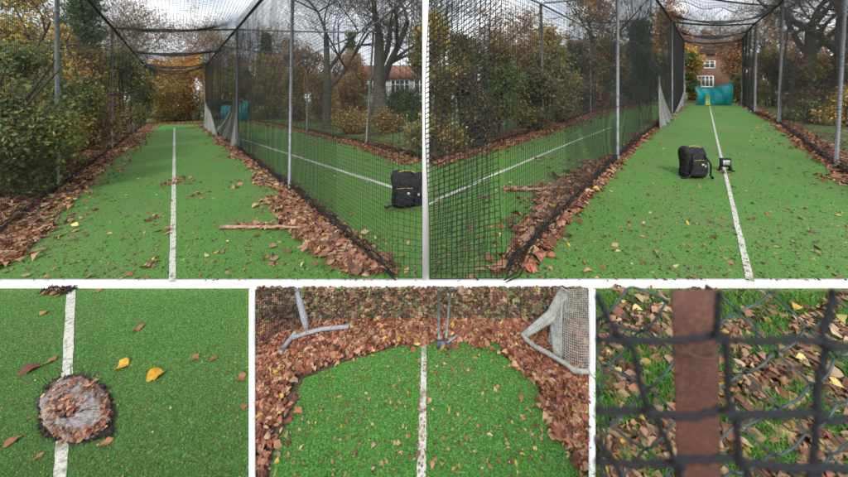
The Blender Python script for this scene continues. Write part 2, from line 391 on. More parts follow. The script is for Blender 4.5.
post(307, 131.5, HT, 'thin steel post on the leaf edge left of the tall bare trees', gp, r=.03)
post(423.3, 161, HT, 'steel post behind the white post where both netted fences meet', gp)
post(543.5, 130, HT, 'twisted steel post standing against the hedge behind the fallen stick', gp, (-.08, 0), r=.036)
post(590.5, 113.5, HT, 'distant steel post against the hedge behind the middle turf', gp, r=.03)
post(617.5, 161, HR, 'nearest steel post on the left side of the right lane', gp)
post(672, 115, HR, 'steel post between the two gathered grey nets of the right lane', gp, r=.036)
post(684, 103.8, HR, 'far left corner steel post beside the teal windbreak', gp, r=.036)
post(836, 168, HR, 'nearest steel post on the right side of the right lane', gp, (.22, 0), r=.028)
post(779, 124.5, HR, 'second steel post on the right side of the right lane', gp, (.12, 0), r=.04)
post(755, 114, HR, 'third steel post on the right side of the right lane', gp, (.05, 0), r=.04)
post(742, 104.6, HR, 'far right corner steel post beside the teal windbreak', gp, r=.036)
# rails
def rail(label, pts, r=.024, m=None, name='steel_rail', cat='rail', group='frame rails and cables of the cages', sag=0, n=12):
    p, l = resample(pts, n if sag else max(len(pts)*2, 3)); s = np.linspace(0, 1, len(p)); p[:, 2] -= 4*sag*s*(1-s)
    return MB().tube(p, r, 7).build(name, m or M_steel, smooth=True, label=label, cat=cat, group=group)
rail('long top rail over the left side of the left lane', [up(p, HT+.02) for p in LL], .035, M_net)
rail('long top rail over the right side of the left lane', [up(p, HT+.02) for p in [P(394, 281)]+LR[1:]], .035, M_net)
rail('long top rail over the left side of the right lane', [up(p, HR+.02) for p in RL], .035, M_net)
rail('long top rail over the right side of the right lane', [up(p, HR+.02) for p in RR], .035, M_net)
rail('top rail of the net in front of the lawn and bare trees', [up(p, HT+.02) for p in FL], .028)
rail('top rail of the net along the dark hedge behind the middle turf', [up(p, HT+.02) for p in FR], .028)
def on(line, t):
    p, _ = resample(line, 101); return Vector(p[int(round(t*100))])
for (a, b, h, s, lab) in [
        (P(112, 150), P(237, 149), HT, .04, 'nearest cross cable under the roof net of the left lane'),
        (P(133, 134), P(222, 135), HT, .1, 'second cross cable under the roof net of the left lane'),
        (P(141, 128), P(210, 128), HT, .7, 'sagging cross cable near the far end of the left lane'),
        (P(146, 124), P(205, 124), HT, .25, 'cross cable above the far end of the left lane'),
        (P(237, 149), P(366, 144.3), HT, .03, 'cross rail from the grey gathered net to the leaning post'),
        (P(222, 138), P(307, 131.5), HT, .05, 'cross rail above the middle turf at the thin post'),
        (P(643, 137), P(779, 124.5), HR, .12, 'nearest cross cable under the roof net of the right lane'),
        (P(672, 115), P(755, 114), HR, .1, 'second cross cable under the roof net of the right lane'),
        (P(684, 103.8), P(742, 104.6), HR, .2, 'cross cable above the teal windbreak'),
        (P(543.5, 130), P(643, 137), HR-.2, .02, 'cross rail from the twisted post to the right lane')]:
    rail(lab, [up(a, h), up(b, h)], .03 if 'rail' in lab else (.028 if a.y < 9.8 else .04), M_steel if 'rail' in lab else M_net, 'steel_rail' if 'rail' in lab else 'support_cable', 'rail' if 'rail' in lab else 'cable', sag=s)

def valance(label, a, b, h, drop, sag, seed):
    n = 24; tp = [a.lerp(b, i/n)+Vector((0, 0, h-4*sag*(i/n)*(1-i/n))) for i in range(n+1)]
    bt_ = [q-Vector((0, -.15, drop*(.55+.45*math.sin(i*.5+seed)**2)*(1 if 0 < i < n else .4))) for i, q in enumerate(tp)]
    S, lu, lv = net_surface(bt_, tp, wob=.05, seed=seed); t = thing('hanging_net_fold', label, 'net', a+Vector((0, 0, h)), 'slack folds of roof net'); mb = MB(); strands(mb, S, lu, lv, .07, .0045, .2); mb.build('mesh_netting', M_net, t)
    mb = MB(); mb.tube(bt_, .010, 5); mb.build('edge_cord', M_rope, t)
valance('slack fold of net hanging from the second cross cable of the left lane', P(133, 134), P(222, 135), HT, .35, .15, 1)
valance('deep slack fold of net near the far end of the left lane', P(141, 128), P(210, 128), HT, .9, .45, 2)
valance('slack fold of net above the far end of the left lane', P(146, 124.3), P(205, 124.3), HT, .8, .3, 3)
valance('slack fold of net at the second cross cable of the right lane', P(672, 115), P(755, 114), HR, .5, .15, 4)
valance('slack fold of net above the teal windbreak', P(684, 104), P(742, 104.8), HR, .9, .2, 5)
valance('slack fold of net at the nearest cross cable of the right lane', P(643, 137), P(779, 124.5), HR, .3, .1, 6)
# gathered grey nets: a sheet pulled to one point, with folds
def gathered(label, base0, base1, tip, seed, n=26, low=False):
    mb = MB(); G = []; rr = np.random.default_rng(seed)
    for i in range(30):
        t = i/29; prof = (1-t)**1.6
        row = []
        for j in range(n+1):
            s = j/n; b = base0.lerp(base1, s); c = tip
            p = Vector((b.x+(c.x-b.x)*(1-prof), b.y+(c.y-b.y)*(1-prof), b.z+(c.z-b.z)*t))
            f = .05*math.sin(s*19+seed+1.5*t)+.03*math.sin(s*41+2)
            row.append((p.x+f*(prof*.6+.25), p.y-abs(f)*(prof+.3), p.z))
        G.append(row)
    mb.grid(G)
    t = thing('gathered_net', label, 'net', base0.lerp(base1, .5), 'grey nets gathered against posts')
    o = mb.build('net_folds', M_netgrey, t)
    md = o.modifiers.new('thickness', 'SOLIDIFY'); md.thickness = .01
    mb = MB()
    for j in range(0, n+1, 2): mb.tube([(q[j][0], q[j][1]-.012, q[j][2]) for q in G], .006, 4)
    mb.build('fold_cords', M_netgrey, t); return t
gathered('pale grey net gathered in folds against the post beside the left lane', P(213, 131, .02), P(240, 150, .02), A(239, 82, P(237, 149).y), 1)
gathered('dark grey net gathered at the far right corner of the left lane', P(204, 127, .02), P(218, 137, .02), A(207, 92, P(205, 124).y), 2)
gathered('large pale grey net hitched up in a triangle left of the right lane', P(659, 129, .02), P(671, 119, .02), A(658.5, 76, P(660, 125).y), 3)
gathered('small pale grey net hitched up beside the teal windbreak', P(674, 114, .02), P(682, 106, .02), A(685, 84, P(684, 104).y), 4)

# ---------------------------------------------------------------- foliage
PAL = dict(
 green=[(.035, .062, .018), (.055, .085, .022), (.028, .048, .016), (.075, .10, .03)],
 olive=[(.085, .095, .03), (.06, .07, .025), (.12, .12, .04), (.10, .085, .03), (.16, .14, .04)],
 yellow=[(.30, .22, .04), (.24, .19, .05), (.38, .27, .05), (.14, .13, .04), (.2, .11, .03)],
 orange=[(.34, .16, .03), (.26, .10, .03), (.38, .22, .04), (.15, .08, .03)],
 russet=[(.17, .075, .04), (.13, .06, .035), (.22, .11, .05), (.10, .06, .035)],
 brown=[(.10, .065, .04), (.075, .05, .035), (.13, .09, .05), (.08, .07, .035)],
 conifer=[(.018, .034, .018), (.026, .045, .022), (.03, .05, .02)],
 ivy=[(.03, .05, .018), (.04, .06, .02), (.02, .034, .014)])
def pal(mixd, n, r):
    names = list(mixd); wts = np.array([mixd[k] for k in names], float); wts /= wts.sum()
    pick = r.choice(len(names), n, p=wts); C = np.zeros((n, 3))
    for i, k in enumerate(names):
        a = np.array(PAL[k]); s = pick == i; C[s] = a[r.integers(0, len(a), s.sum())]
    for i, k in enumerate(names):
        if not k.startswith('l_'): C[pick == i] = C[pick == i]*3.0*np.array([1.1, 1.0, .9])+.02
    return C*r.uniform(.7, 1.35, (n, 1))
def leaf_quads(P_, size, r, flat=0., hexa=False):
    """one leaf per point; flat 0..1 pulls the leaf towards lying level"""
    n = len(P_); a = r.normal(size=(n, 3)); a[:, 2] *= (1-flat); a /= np.linalg.norm(a, axis=1)[:, None]+1e-9
    b = r.normal(size=(n, 3)); b[:, 2] *= (1-flat); b -= (b*a).sum(1)[:, None]*a; b /= np.linalg.norm(b, axis=1)[:, None]+1e-9
    c = np.cross(a, b)
    s = size*(np.clip(r.lognormal(-.12, .36, (n, 1)), .35, 1.55) if hexa else r.uniform(.6, 1.3, (n, 1))); wd = s*r.uniform(.34, .7, (n, 1))
    if not hexa:
        V = np.stack([P_-a*s, P_+b*wd, P_+a*s, P_-b*wd], 1); Q = np.arange(4*n).reshape(n, 4); return V.reshape(-1, 3), Q, 4
    cu = s*r.uniform(-.7, .7, (n, 1)); cv = s*r.uniform(-.3, .65, (n, 1))      # curled leaf: 8 points, pointed lobes
    j = r.uniform(.7, 1.2, (n, 6, 1))
    V = np.stack([P_-a*s+c*cv, P_-a*s*.45+b*wd*j[:, 0]+c*cu*.8, P_+a*s*.1+b*wd*1.15*j[:, 1]+c*cu, P_+a*s*.55+b*wd*.6*j[:, 2]+c*cu*.4, P_+a*s*j[:, 5]+c*cv*1.2,
                  P_+a*s*.5-b*wd*.6*j[:, 3]+c*cu*.5, P_+a*s*.05-b*wd*1.15*j[:, 4]+c*cu*.9, P_-a*s*.5-b*wd*.8+c*cu*.7], 1)
    k = np.arange(n)[:, None]*8
    Q = np.concatenate([k+np.array([[0, 1, 2, 7]]), k+np.array([[7, 2, 3, 6]]), k+np.array([[6, 3, 4, 5]])]).reshape(-1, 4)
    Q = np.concatenate([k+np.array([[0, 1, 7, 7]])[:, :4]*0+np.array([[0, 1, 2, 7]]), k+np.array([[7, 2, 6, 7]])*0+np.array([[7, 2, 3, 6]]), k+np.array([[6, 3, 4, 5]])]).reshape(-1, 4)
    return V.reshape(-1, 3), Q, 8
def foliage_mesh(mb_parent, name, pts, size, mixd, seed, m=None, flat=0., hexa=False, patch=None, **kw):
    size = size*.8; pts = np.concatenate([pts, pts[::2]+np.random.default_rng(seed+1).normal(0, .05, pts[::2].shape)])
    r = np.random.default_rng(seed); V, Q, k = leaf_quads(pts, size, r, flat, hexa); C = pal(mixd, len(pts), r)
    if patch:       # hue patches of the crown itself
        f = np.sin(pts[:, 0]*2.1+seed)+np.sin(pts[:, 2]*2.7+seed*2)+np.sin(pts[:, 1]*1.9+seed*3)
        s = f > .7; C[s] = pal(patch, int(s.sum()), r)
    mb = MB(); mb.add(V, Q); return mb.build(name, m or M_leaf, mb_parent, tint=np.repeat(C, k, axis=0), **kw)
def blob_points(c, rx, ry, z0, z1, n, r, nb=14):
    """clustered points through an uneven crown"""
    cs = []
    for i in range(nb):
        th = r.uniform(0, 6.28); q = r.uniform(.1, .88)
        z = z0+(z1-z0)*r.uniform(.08, .88); sh = math.sin(math.pi*min(.98, max(.12, (z-z0)/(z1-z0)*.75+.2)))
        cs.append((c[0]+math.cos(th)*rx*q*sh, c[1]+math.sin(th)*ry*q*sh, z, r.uniform(.17, .46)*min(rx, (z1-z0)*.5)))
    cs = np.array(cs); ncl = n//10; k = r.integers(0, nb, ncl)
    d = r.normal(size=(ncl, 3)); d /= np.linalg.norm(d, axis=1)[:, None]; rad = r.uniform(.45, 1.12, (ncl, 1))
    cc = cs[k, :3]+d*rad*cs[k, 3:4]*np.array([1, 1, 1.15]); p = np.repeat(cc, 10, axis=0)+r.normal(size=(ncl*10, 3))*.11*min(1.6, rx*.9)
    return p[p[:, 2] > z0-.05]
def limb_tree(base, h, r0, seed, levels=5, spread=.55, fork=.35, nk=(3, 4), lean=(0, 0), twig=.006):
    """polylines of a bare branching tree: returns list of (pts, radii, level)"""
    r = random.Random(seed); out = []
    def grow(p, d, ln, rad, lev):
        n = 5; pts = [p.copy()]; rr = [rad]
        for i in range(n):
            d = (d+Vector((r.gauss(0, .09), r.gauss(0, .09), r.gauss(.03, .06)))*(1.0 if lev else .35)).normalized()
            p = p+d*ln/n; pts.append(p.copy()); rr.append(max(twig, rad*(1-.45*(i+1)/n)))
        out.append((pts, rr, lev))
        if lev >= levels: return
        k = r.randint(*nk)
        for i in range(k):
            t = r.uniform(fork, 1) if i else 1.; q = pts[min(n, int(t*n))]
            ax = Vector((r.gauss(0, 1), r.gauss(0, 1), r.gauss(.15, .5))).normalized()
            nd = (d*(1-spread)+ax*spread*1.15).normalized()
            if nd.z < -.25: nd.z *= -.4
            grow(q, nd, ln*r.uniform(.62, .82), max(twig, rr[min(n, int(t*n))]*r.uniform(.5, .72)), lev+1)
    grow(Vector(base), Vector((lean[0], lean[1], 1)).normalized(), h, r0, 0); return out
def bare_tree(label, base, h, r0, seed, levels=5, leaves=0, mixd=None, lsize=.05, group=None, name='bare_tree', **kw):
    t = thing(name, label, 'tree', base, group); pl = limb_tree(base, h, r0, seed, levels, **kw)
    a, b = MB(), MB()
    for pts, rr, lev in pl: (a if lev < 1 else b).tube(pts, rr, 9 if lev < 1 else (5 if lev < 3 else 3), lev < 2)
    a.build('trunk', M_bark, t, smooth=True); b.build('branches', M_twig if levels > 3 else M_bark, t)
    if leaves:
        r = np.random.default_rng(seed); ends = np.array([tuple(p[-1]) for p, _, l in pl if l >= levels-1]); k = r.integers(0, len(ends), leaves)
        foliage_mesh(t, 'crown', ends[k]+r.normal(size=(leaves, 3))*.3, lsize, mixd, seed)
    return t
def shrub(label, px, py, wpx, ytop, mixd, seed, n=5000, size=.05, depth=None, patch=None, name='hedge_shrub', group=None, cat='shrub', back=0., nb=14, Y=None):
    b = P(px, py)
    if Y: u = (px-CX)/F; b = Vector((u*Y, Y, CAMZ*0+float(g_(u))*Y))
    if back: d = Vector((b.x, b.y, 0)).normalized()*back; b = b+d; b.z = gz(b.x, b.y)
    top = A(px, ytop, b.y).z; rx = wpx/F*b.y/2*1.12; n = int(n*1.55); r = np.random.default_rng(seed)
    t = thing(name, label, cat, b, group)
    pts = blob_points((b.x, b.y), rx, depth or rx*.8, b.z, top, n, r, nb)
    foliage_mesh(t, 'crown', pts, size, mixd, seed, patch=patch)
    mb = MB(); rr = random.Random(seed)
    for i in range(7):
        q = b+Vector((rr.uniform(-.25, .25)*rx, rr.uniform(-.2, .2)*rx, -.03)); e_ = b+Vector((rr.uniform(-.8, .8)*rx, rr.uniform(-.6, .6)*rx, (top-b.z)*rr.uniform(.7, .98)))
        mid = q.lerp(e_, .5)+Vector((rr.uniform(-.1, .1), rr.uniform(-.1, .1), .1)); mb.tube([q, mid, e_], [.035, .022, .006], 5)
    for i in range(130):
        q = Vector(pts[rr.randrange(len(pts))]); mb.tube([q, q+Vector((rr.gauss(0, .25), rr.gauss(0, .25), rr.uniform(.05, .5)))], [.006, .003], 3, False)
    mb.build('stems', M_twig, t); return t

hg = 'shrubs of the long hedge on the left'
shrub('near green hedge shrub at the left edge of the picture behind the net', -38, 205, 130, 40, dict(green=3, olive=2), 11, 9000, .042, patch=dict(olive=1, yellow=.6), group=hg)
shrub('dense dark green hedge shrub left of the nearest steel post', 14, 180, 90, 36, dict(green=4, olive=2, ivy=2), 12, 10000, .042, patch=dict(olive=2, yellow=.5), group=hg, nb=18)
shrub('olive hedge shrub with yellow patches right behind the nearest steel post', 52, 166, 74, 52, dict(olive=3, green=2, brown=1), 13, 9000, .045, patch=dict(yellow=1, brown=1), group=hg, nb=18)
shrub('brownish hedge shrub right of the nearest steel post', 80, 152, 60, 46, dict(brown=3, olive=2, ivy=1), 14, 8000, .05, patch=dict(olive=1, orange=.4), group=hg, nb=18)
shrub('hedge shrub with orange and yellow leaves on its top behind the second post', 98, 142, 46, 40, dict(olive=3, brown=2, orange=1), 15, 7000, .055, patch=dict(orange=1, yellow=1), group=hg, nb=16)
shrub('dark olive hedge shrub right of the second steel post', 119, 135, 42, 44, dict(olive=3, ivy=3), 16, 6500, .06, group=hg, nb=16)
shrub('dark green hedge shrub at the far end of the long hedge', 138, 124, 34, 52, dict(ivy=3, olive=2), 17, 6000, .065, group=hg, nb=16)
sg = 'autumn shrubs beyond the far end of the left lane'
shrub('yellow green shrub beyond the far left corner of the left lane', 155, 120.5, 34, 56, dict(yellow=2, olive=3), 21, 5000, .085, group=sg, patch=dict(orange=1, olive=1))
shrub('orange and yellow shrub beyond the middle of the left lane end', 176, 120, 36, 54, dict(olive=3, yellow=2, orange=1), 22, 5500, .085, group=sg, patch=dict(yellow=2, orange=1))
shrub('rusty orange shrub beyond the far right corner of the left lane', 197, 120, 36, 50, dict(orange=1, yellow=2, olive=2), 23, 5500, .085, group=sg, patch=dict(orange=2, green=1))
shrub('wide dull olive hedge closing the view beyond the left lane', 176, 117, 100, 76, dict(olive=3, brown=3, yellow=1), 24, 9000, .09, group=sg, nb=40, Y=24)
bg_ = 'bushes behind the netting right of the left lane'
for i, (x, y, wd, yt, mx, pt, lab) in enumerate([
        (222, 118, 34, 66, dict(green=2, olive=2), dict(brown=1), 'dark green bush behind the teal sheet right of the left lane'),
        (246, 117, 32, 62, dict(olive=2, yellow=1, brown=1), dict(green=1), 'yellowish bush behind the gathered grey net and teal sheet'),
        (272, 119, 34, 66, dict(green=2, brown=2, olive=2), dict(olive=1), 'dark bush just left of the middle turf post'),
        (297, 121, 30, 60, dict(brown=3, olive=2), dict(russet=1), 'brown bush behind the thin steel post'),
        (322, 122, 34, 72, dict(brown=2, olive=2, russet=1), dict(olive=1), 'brown olive bush at the foot of the slender bare tree'),
        (348, 124, 34, 78, dict(brown=2, russet=1, olive=2), dict(yellow=1), 'low russet bush between the two big bare trees')]):
    shrub(lab, x, y, wd, yt, mx, 30+i, 4200, .085, group=bg_, patch=pt)
shrub('clipped dark green hedge in front of the long white windows', 404, 121, 60, 93, dict(conifer=2, ivy=3), 41, 7000, .08, name='clipped_hedge', cat='hedge', nb=24)
shrub('small yellow leaved bush on the lawn left of the thick trunk', 352, 133, 42, 112, dict(yellow=1, olive=2, brown=1), 42, 2600, .06, group='yellow bushes on the lawn')
shrub('small yellow leaved bush on the lawn right of the thick trunk', 390, 133, 46, 112, dict(yellow=1, olive=2, brown=2), 43, 2800, .06, group='yellow bushes on the lawn')
# right picture: hedge behind the middle turf
hr = 'shrubs of the dark hedge behind the middle turf'
for i, (x, y, wd, yt, mx, pt, n, sz, lab) in enumerate([
        (436, 155, 62, 4, dict(olive=3, brown=3, green=1), dict(yellow=.5, olive=2), 9500, .05, 'tall olive hedge shrub with yellow leaves just right of the white post'),
        (468, 147, 54, 30, dict(ivy=3, brown=2, olive=1), dict(olive=1), 9000, .05, 'very dark hedge shrub behind the coarse net curtain'),
        (499, 140, 50, 38, dict(brown=3, ivy=2, olive=1), dict(green=1), 8000, .055, 'dark brown hedge shrub left of the twisted steel post'),
        (528, 131, 46, 40, dict(brown=2, ivy=3), dict(olive=1), 7000, .06, 'dark hedge shrub right behind the twisted steel post'),
        (554, 123, 42, 42, dict(olive=2, brown=2, green=1), dict(olive=1), 7000, .065, 'olive hedge shrub with yellow green leaves right of the twisted post'),
        (580, 113, 40, 38, dict(brown=2, ivy=2, olive=1), dict(brown=1), 6500, .08, 'brown green hedge shrub behind the distant hedge post'),
        (606, 108, 38, 36, dict(olive=2, brown=2, ivy=1), dict(russet=1), 6500, .09, 'hedge shrub behind the nearest post of the right lane'),
        (634, 104, 36, 44, dict(conifer=2, ivy=2), dict(ivy=1), 6500, .09, 'blackish green shrub at the far end of the dark hedge'),
        (660, 101, 34, 52, dict(ivy=2, brown=2), dict(olive=1), 5500, .10, 'dark shrub behind the large grey gathered net')]):
    shrub(lab, x, y, wd, yt, mx, 50+i, n, sz, group=hr, patch=pt, back=.5, nb=18)
er = 'trees and bushes round the distant brick house'
shrub('yellow and green bush left of the teal windbreak', 690, 100, 22, 52, dict(yellow=2, olive=2), 61, 3500, .12, group=er, patch=dict(green=1))
shrub('russet bush at the right corner of the teal windbreak', 738, 101, 18, 66, dict(russet=2, brown=2, ivy=1), 62, 3500, .12, group=er)
rb = 'bushes behind the net of the right lane'
for i, (x, y, wd, yt, mx, pt, lab) in enumerate([
        (752, 103, 26, 52, dict(brown=2, olive=2, ivy=2), dict(green=1), 'dark bush behind the far right corner post'),
        (772, 106, 30, 44, dict(russet=2, brown=2, olive=1), dict(olive=1), 'reddish brown bush behind the second right hand post'),
        (798, 108, 34, 50, dict(ivy=3, brown=2), dict(brown=1), 'dark bush at the foot of the leafless tree on the right'),
        (826, 110, 34, 56, dict(brown=2, russet=1, olive=2), dict(olive=2), 'brown bush between the two trunks on the right'),
        (856, 112, 40, 50, dict(brown=2, olive=2, russet=1), dict(yellow=1), 'brown bush at the right edge of the picture')]):
    shrub(lab, x, y, wd, yt, mx, 70+i, 4500, .085, group=rb, patch=pt)
shrub('low yellow leaved bush on the grass beside the nearest right hand post', 846, 126, 34, 96, dict(yellow=2, olive=2), 81, 2600, .06, group='yellow bushes on the lawn')
shrub('low green bush on the grass behind the second right hand post', 806, 122, 30, 98, dict(green=2, olive=2), 82, 2400, .06, group=rb)
def far(px, Y): u = (px-CX)/F; return Vector((u*Y, Y, float(g_(u))*Y))
# conifers
def conifer(label, px, Y, ytop, wpx, seed, n=7000):
    b = far(px, Y); top = A(px, ytop, Y).z; r = np.random.default_rng(seed); t = thing('conifer', label, 'tree', b, 'dark conifers')
    ncl = n//8; h = r.uniform(.08, 1, ncl)**.8; R0 = wpx/F*Y/2; th = r.uniform(0, 6.28, ncl); lay = .75+.25*np.sin(h*40)
    rad = R0*(1-h*.93)*lay*r.uniform(.35, 1, ncl); c = np.stack([b.x+rad*np.cos(th), b.y+rad*np.sin(th), b.z+(top-b.z)*h-rad*.15], 1)
    foliage_mesh(t, 'crown', np.repeat(c, 8, axis=0)+r.normal(size=(ncl*8, 3))*[.28, .28, .14], .13, dict(conifer=3, green=1), seed)
    MB().tube([b-Vector((0, 0, .1)), Vector((b.x, b.y, top-.5))], [.25, .04], 7).build('trunk', M_bark, t)
conifer('tall dark conifer rising above the hedge left of the left lane', 84, 17, -22, 52, 91)
conifer('pointed dark conifer between the left lane and the slender bare tree', 266, 34, 34, 22, 92, 5000)
conifer('dark conifer behind the nearest post of the right lane', 639, 24, 22, 30, 93)
conifer('broad dark conifer beside the thick trunk', 351, 38, 32, 34, 94, 5000)
# broadleaf trees
def leafy(label, px, Y, ytop, wpx, mixd, seed, n=6000, size=.12, z0f=.3, group='autumn trees beyond the nets'):
    b = far(px, Y); top = A(px, ytop, Y).z; r = np.random.default_rng(seed); R0 = wpx/F*Y/2; z0 = b.z+(top-b.z)*z0f
    t = thing('broadleaf_tree', label, 'tree', b, group)
    foliage_mesh(t, 'crown', blob_points((b.x, b.y), R0, R0*.8, z0, top, n, r, 22), size, mixd, seed)
    pl = limb_tree(b, (top-b.z)*.45, .03*(top-b.z), seed, 3, .5, .6); a, c = MB(), MB()
    for pts, rr, lev in pl: (a if lev < 1 else c).tube(pts, rr, 7 if lev < 1 else 4)
    a.build('trunk', M_bark, t, smooth=True); c.build('branches', M_twig, t)
leafy('yellow green tree rising over the hedge at the nearest steel post', 60, 9.5, 12, 34, dict(yellow=2, olive=3), 101, 3600, .07)
leafy('tree with yellow green leaves hanging in at the top left corner', 12, 7.5, -40, 88, dict(olive=3, yellow=2, green=1), 102, 3200, .06, .55)
leafy('russet leaved beech tree behind the middle turf hedge', 592, 32, -35, 120, dict(russet=2, brown=3, olive=2), 103, 6500, .16, .25)
leafy('golden leaved tree beside the twisted steel post', 550, 20, 22, 24, dict(yellow=1, olive=4, brown=1), 104, 2600, .1)
leafy('brown leaved tree left of the distant brick house', 668, 36, 2, 50, dict(russet=2, brown=2, yellow=1), 105, 4500, .17)
leafy('yellow and russet tree in front of the distant brick house', 689, 30, 44, 26, dict(yellow=3, russet=2, olive=1), 106, 3000, .14)
leafy('red brown tree right of the distant brick house', 738, 34, 34, 34, dict(russet=3, brown=2), 107, 3600, .15)
leafy('brown tree beyond the right hand net', 772, 32, 10, 42, dict(brown=3, olive=1, russet=1), 108, 3000, .14)
leafy('brown leaved tree behind the left end of the lawn', 302, 34, 44, 60, dict(brown=3, russet=1, olive=1), 109, 6000, .16)
leafy('rounded brown tree behind the dark bush at the middle turf post', 276, 30, 52, 50, dict(brown=3, olive=2, russet=1), 115, 7000, .14, .05)
leafy('russet brown tree before the left end of the tiled roof', 352, 26, 56, 36, dict(brown=3, russet=2, olive=1), 116, 6000, .12, .05)
leafy('wide brown and olive tree behind the two tall bare trees', 345, 36, 50, 70, dict(brown=3, russet=2, olive=2), 110, 7000, .15, .1)
leafy('olive brown tree behind the teal sheet of the left lane', 232, 34, 52, 60, dict(brown=2, olive=3), 111, 6000, .15, .1)
leafy('dull brown tree behind the hedge shrub with the twisted post', 520, 26, 30, 90, dict(brown=3, olive=2), 112, 8000, .13, .1)
leafy('dusky brown tree behind the bush between the right hand trunks', 824, 28, 34, 90, dict(brown=3, russet=2, olive=1), 113, 8000, .13, .1)
# bare trees
bt = 'bare autumn trees beyond the nets'
bare_tree('slender bare tree left of the thick trunk behind the lawn', far(326, 17), 5.2, .26, 201, 7, nk=(3, 4), group=bt, leaves=2200, mixd=dict(brown=2, olive=1), lsize=.06)
bare_tree('thick trunked bare tree standing behind the leaning steel post', far(381, 16.5), 5.0, .42, 205, 7, nk=(3, 4), group=bt, leaves=2000, mixd=dict(brown=1, olive=1), lsize=.06, spread=.5)
bare_tree('bare tree with spreading limbs behind the second right hand post', far(809, 17), 4.6, .34, 203, 7, nk=(3, 4), group=bt, leaves=2200, mixd=dict(brown=1, russet=1), lsize=.06)
bare_tree('bare tree with a thick trunk at the right edge of the picture', far(843, 15), 4.6, .40, 204, 7, nk=(3, 4), group=bt, leaves=2000, mixd=dict(brown=1, olive=1), lsize=.06)
for i, (x, Y, h, lab) in enumerate([
        (122, 34, 5.5, 'bare tree above the middle of the long hedge'), (150, 38, 5.6, 'bare tree above the far end of the long hedge'),
        (178, 36, 5.2, 'bare tree straight beyond the left lane'), (204, 37, 5.6, 'bare tree beyond the far right corner of the left lane'),
        (234, 34, 4.6, 'bare tree behind the gathered grey net'), (40, 22, 4.4, 'bare tree behind the hedge near the left edge'),
        (290, 40, 5.6, 'distant bare tree left of the slender bare tree'),
        (704, 60, 6.4, 'bare tree behind the chimney of the distant brick house'), (760, 38, 5.0, 'bare tree behind the far right corner post'),
        (650, 44, 6.0, 'bare tree left of the russet tree by the brick house'), (488, 24, 3.2, 'small bare tree above the dark hedge')]):
    bare_tree(lab, far(x, Y), h, .2, 210+i, 5, nk=(3, 4), group=bt, leaves=3200, mixd=dict(brown=2, olive=1, russet=1), lsize=.11, twig=.014)

# ---------------------------------------------------------------- houses
M_brick = mat('red_brick', (.17, .08, .055), .9, [(1.2, 4, .45, .6, (.13, .065, .05)), (12, 4, .5, .6, (.23, .125, .09))])
M_dull = mat('brown_roof_tiles', (.13, .07, .05), .9, [(2, 5, .45, .6, (.09, .055, .04)), (14, 3, .5, .62, (.18, .10, .075))])
M_tile = mat('orange_roof_tiles', (.23, .095, .06), .85, [(2, 5, .45, .6, (.17, .07, .05)), (14, 3, .5, .62, (.32, .15, .09))])
M_wood = mat('white_window_frames', (.8, .8, .8), .4)
M_glass = mat('window_glass', (.07, .085, .10), .08)
def house(label, c, rz, wd, dp, hh, rh, rows, wallm, seed=0, roofm=None):
    """gabled house; local x along the front, front faces -y"""
    t = thing('brick_house', label, 'house', c); t.rotation_euler = (0, 0, rz)
    def pt(x, y, z): return (c[0]+x, c[1]+y, c[2]+z)
    MB().box(pt(0, dp/2, hh/2-.3), (wd, dp, hh+.6)).build('wall', wallm, t)
    o = .35; V = [pt(-wd/2-o, -o, hh-.1), pt(wd/2+o, -o, hh-.1), pt(wd/2+o, dp+o, hh-.1), pt(-wd/2-o, dp+o, hh-.1), pt(-wd/2-o*.4, dp/2, hh+rh), pt(wd/2+o*.4, dp/2, hh+rh)]
    rf = MB().add(V, [[0, 1, 5, 4], [2, 3, 4, 5], [0, 3, 2, 1]], [[0, 4, 3], [1, 2, 5]]).build('roof', roofm or M_tile, t)
    mb = MB(); cx_ = wd*.3; V0 = pt(cx_, dp/2, hh+rh); mb.box(V0, (.9, .7, 1.8)); 
    mb.build('chimney', M_brick, rf)
    for (x, z, ww, wh, nm) in rows:
        f = MB()
        for s in (-1, 1): f.box(pt(x+s*ww/2, -.03, z), (.12, .12, wh+.12)); f.box(pt(x, -.034, z+s*wh/2), (ww-.12, .11, .12))
        for k in range(1, nm): f.box(pt(x-ww/2+ww*k/nm, -.03, z), (.09, .1, wh-.12))
        f.box(pt(x, -.026, z+wh*.18), (ww-.12, .07, .06))
        fr = f.build('window', M_wood, t); MB().box(pt(x, .0, z), (ww-.1, .04, wh-.1)).build('pane', M_glass, fr)
    return t
b = far(711, 46); house('distant red brick house with white windows behind the teal windbreak', b, R(-2), 9.5, 8, 5.6, 3.2,
      [(-.6, 3.9, 2.2, 1.05, 3), (-.9, 1.35, 2.3, 1.6, 4), (2.6, 3.9, 1.0, 1.0, 2), (-3.4, 3.9, 1.0, 1.0, 2)], M_brick, roofm=M_dull)
b = far(402, 30); M_rend = mat('white_render', (.62, .62, .62), .8, [(1, 3, .4, .7, (.5, .5, .5))])
house('long low house with an orange tiled roof and white windows behind the lawn', b, R(0), 11, 7, 3.2, 1.5,
      [(-4.4, 2.25, 1.6, 1.4, 4), (-2.4, 2.25, 1.8, 1.4, 4), (-.2, 2.25, 1.8, 1.4, 4), (2.0, 2.25, 1.6, 1.4, 3), (4.2, 2.25, 1.4, 1.4, 3)], M_rend)
b = far(345, 42)
house('red brick house behind the slender bare tree with small white windows', b, R(4), 9, 7, 3.4, 1.8,
      [(-3, 1.4, 1.2, 1.2, 2), (0, 1.4, 1.2, 1.2, 2), (3, 1.4, 1.4, 1.6, 2)], M_brick, roofm=M_dull)

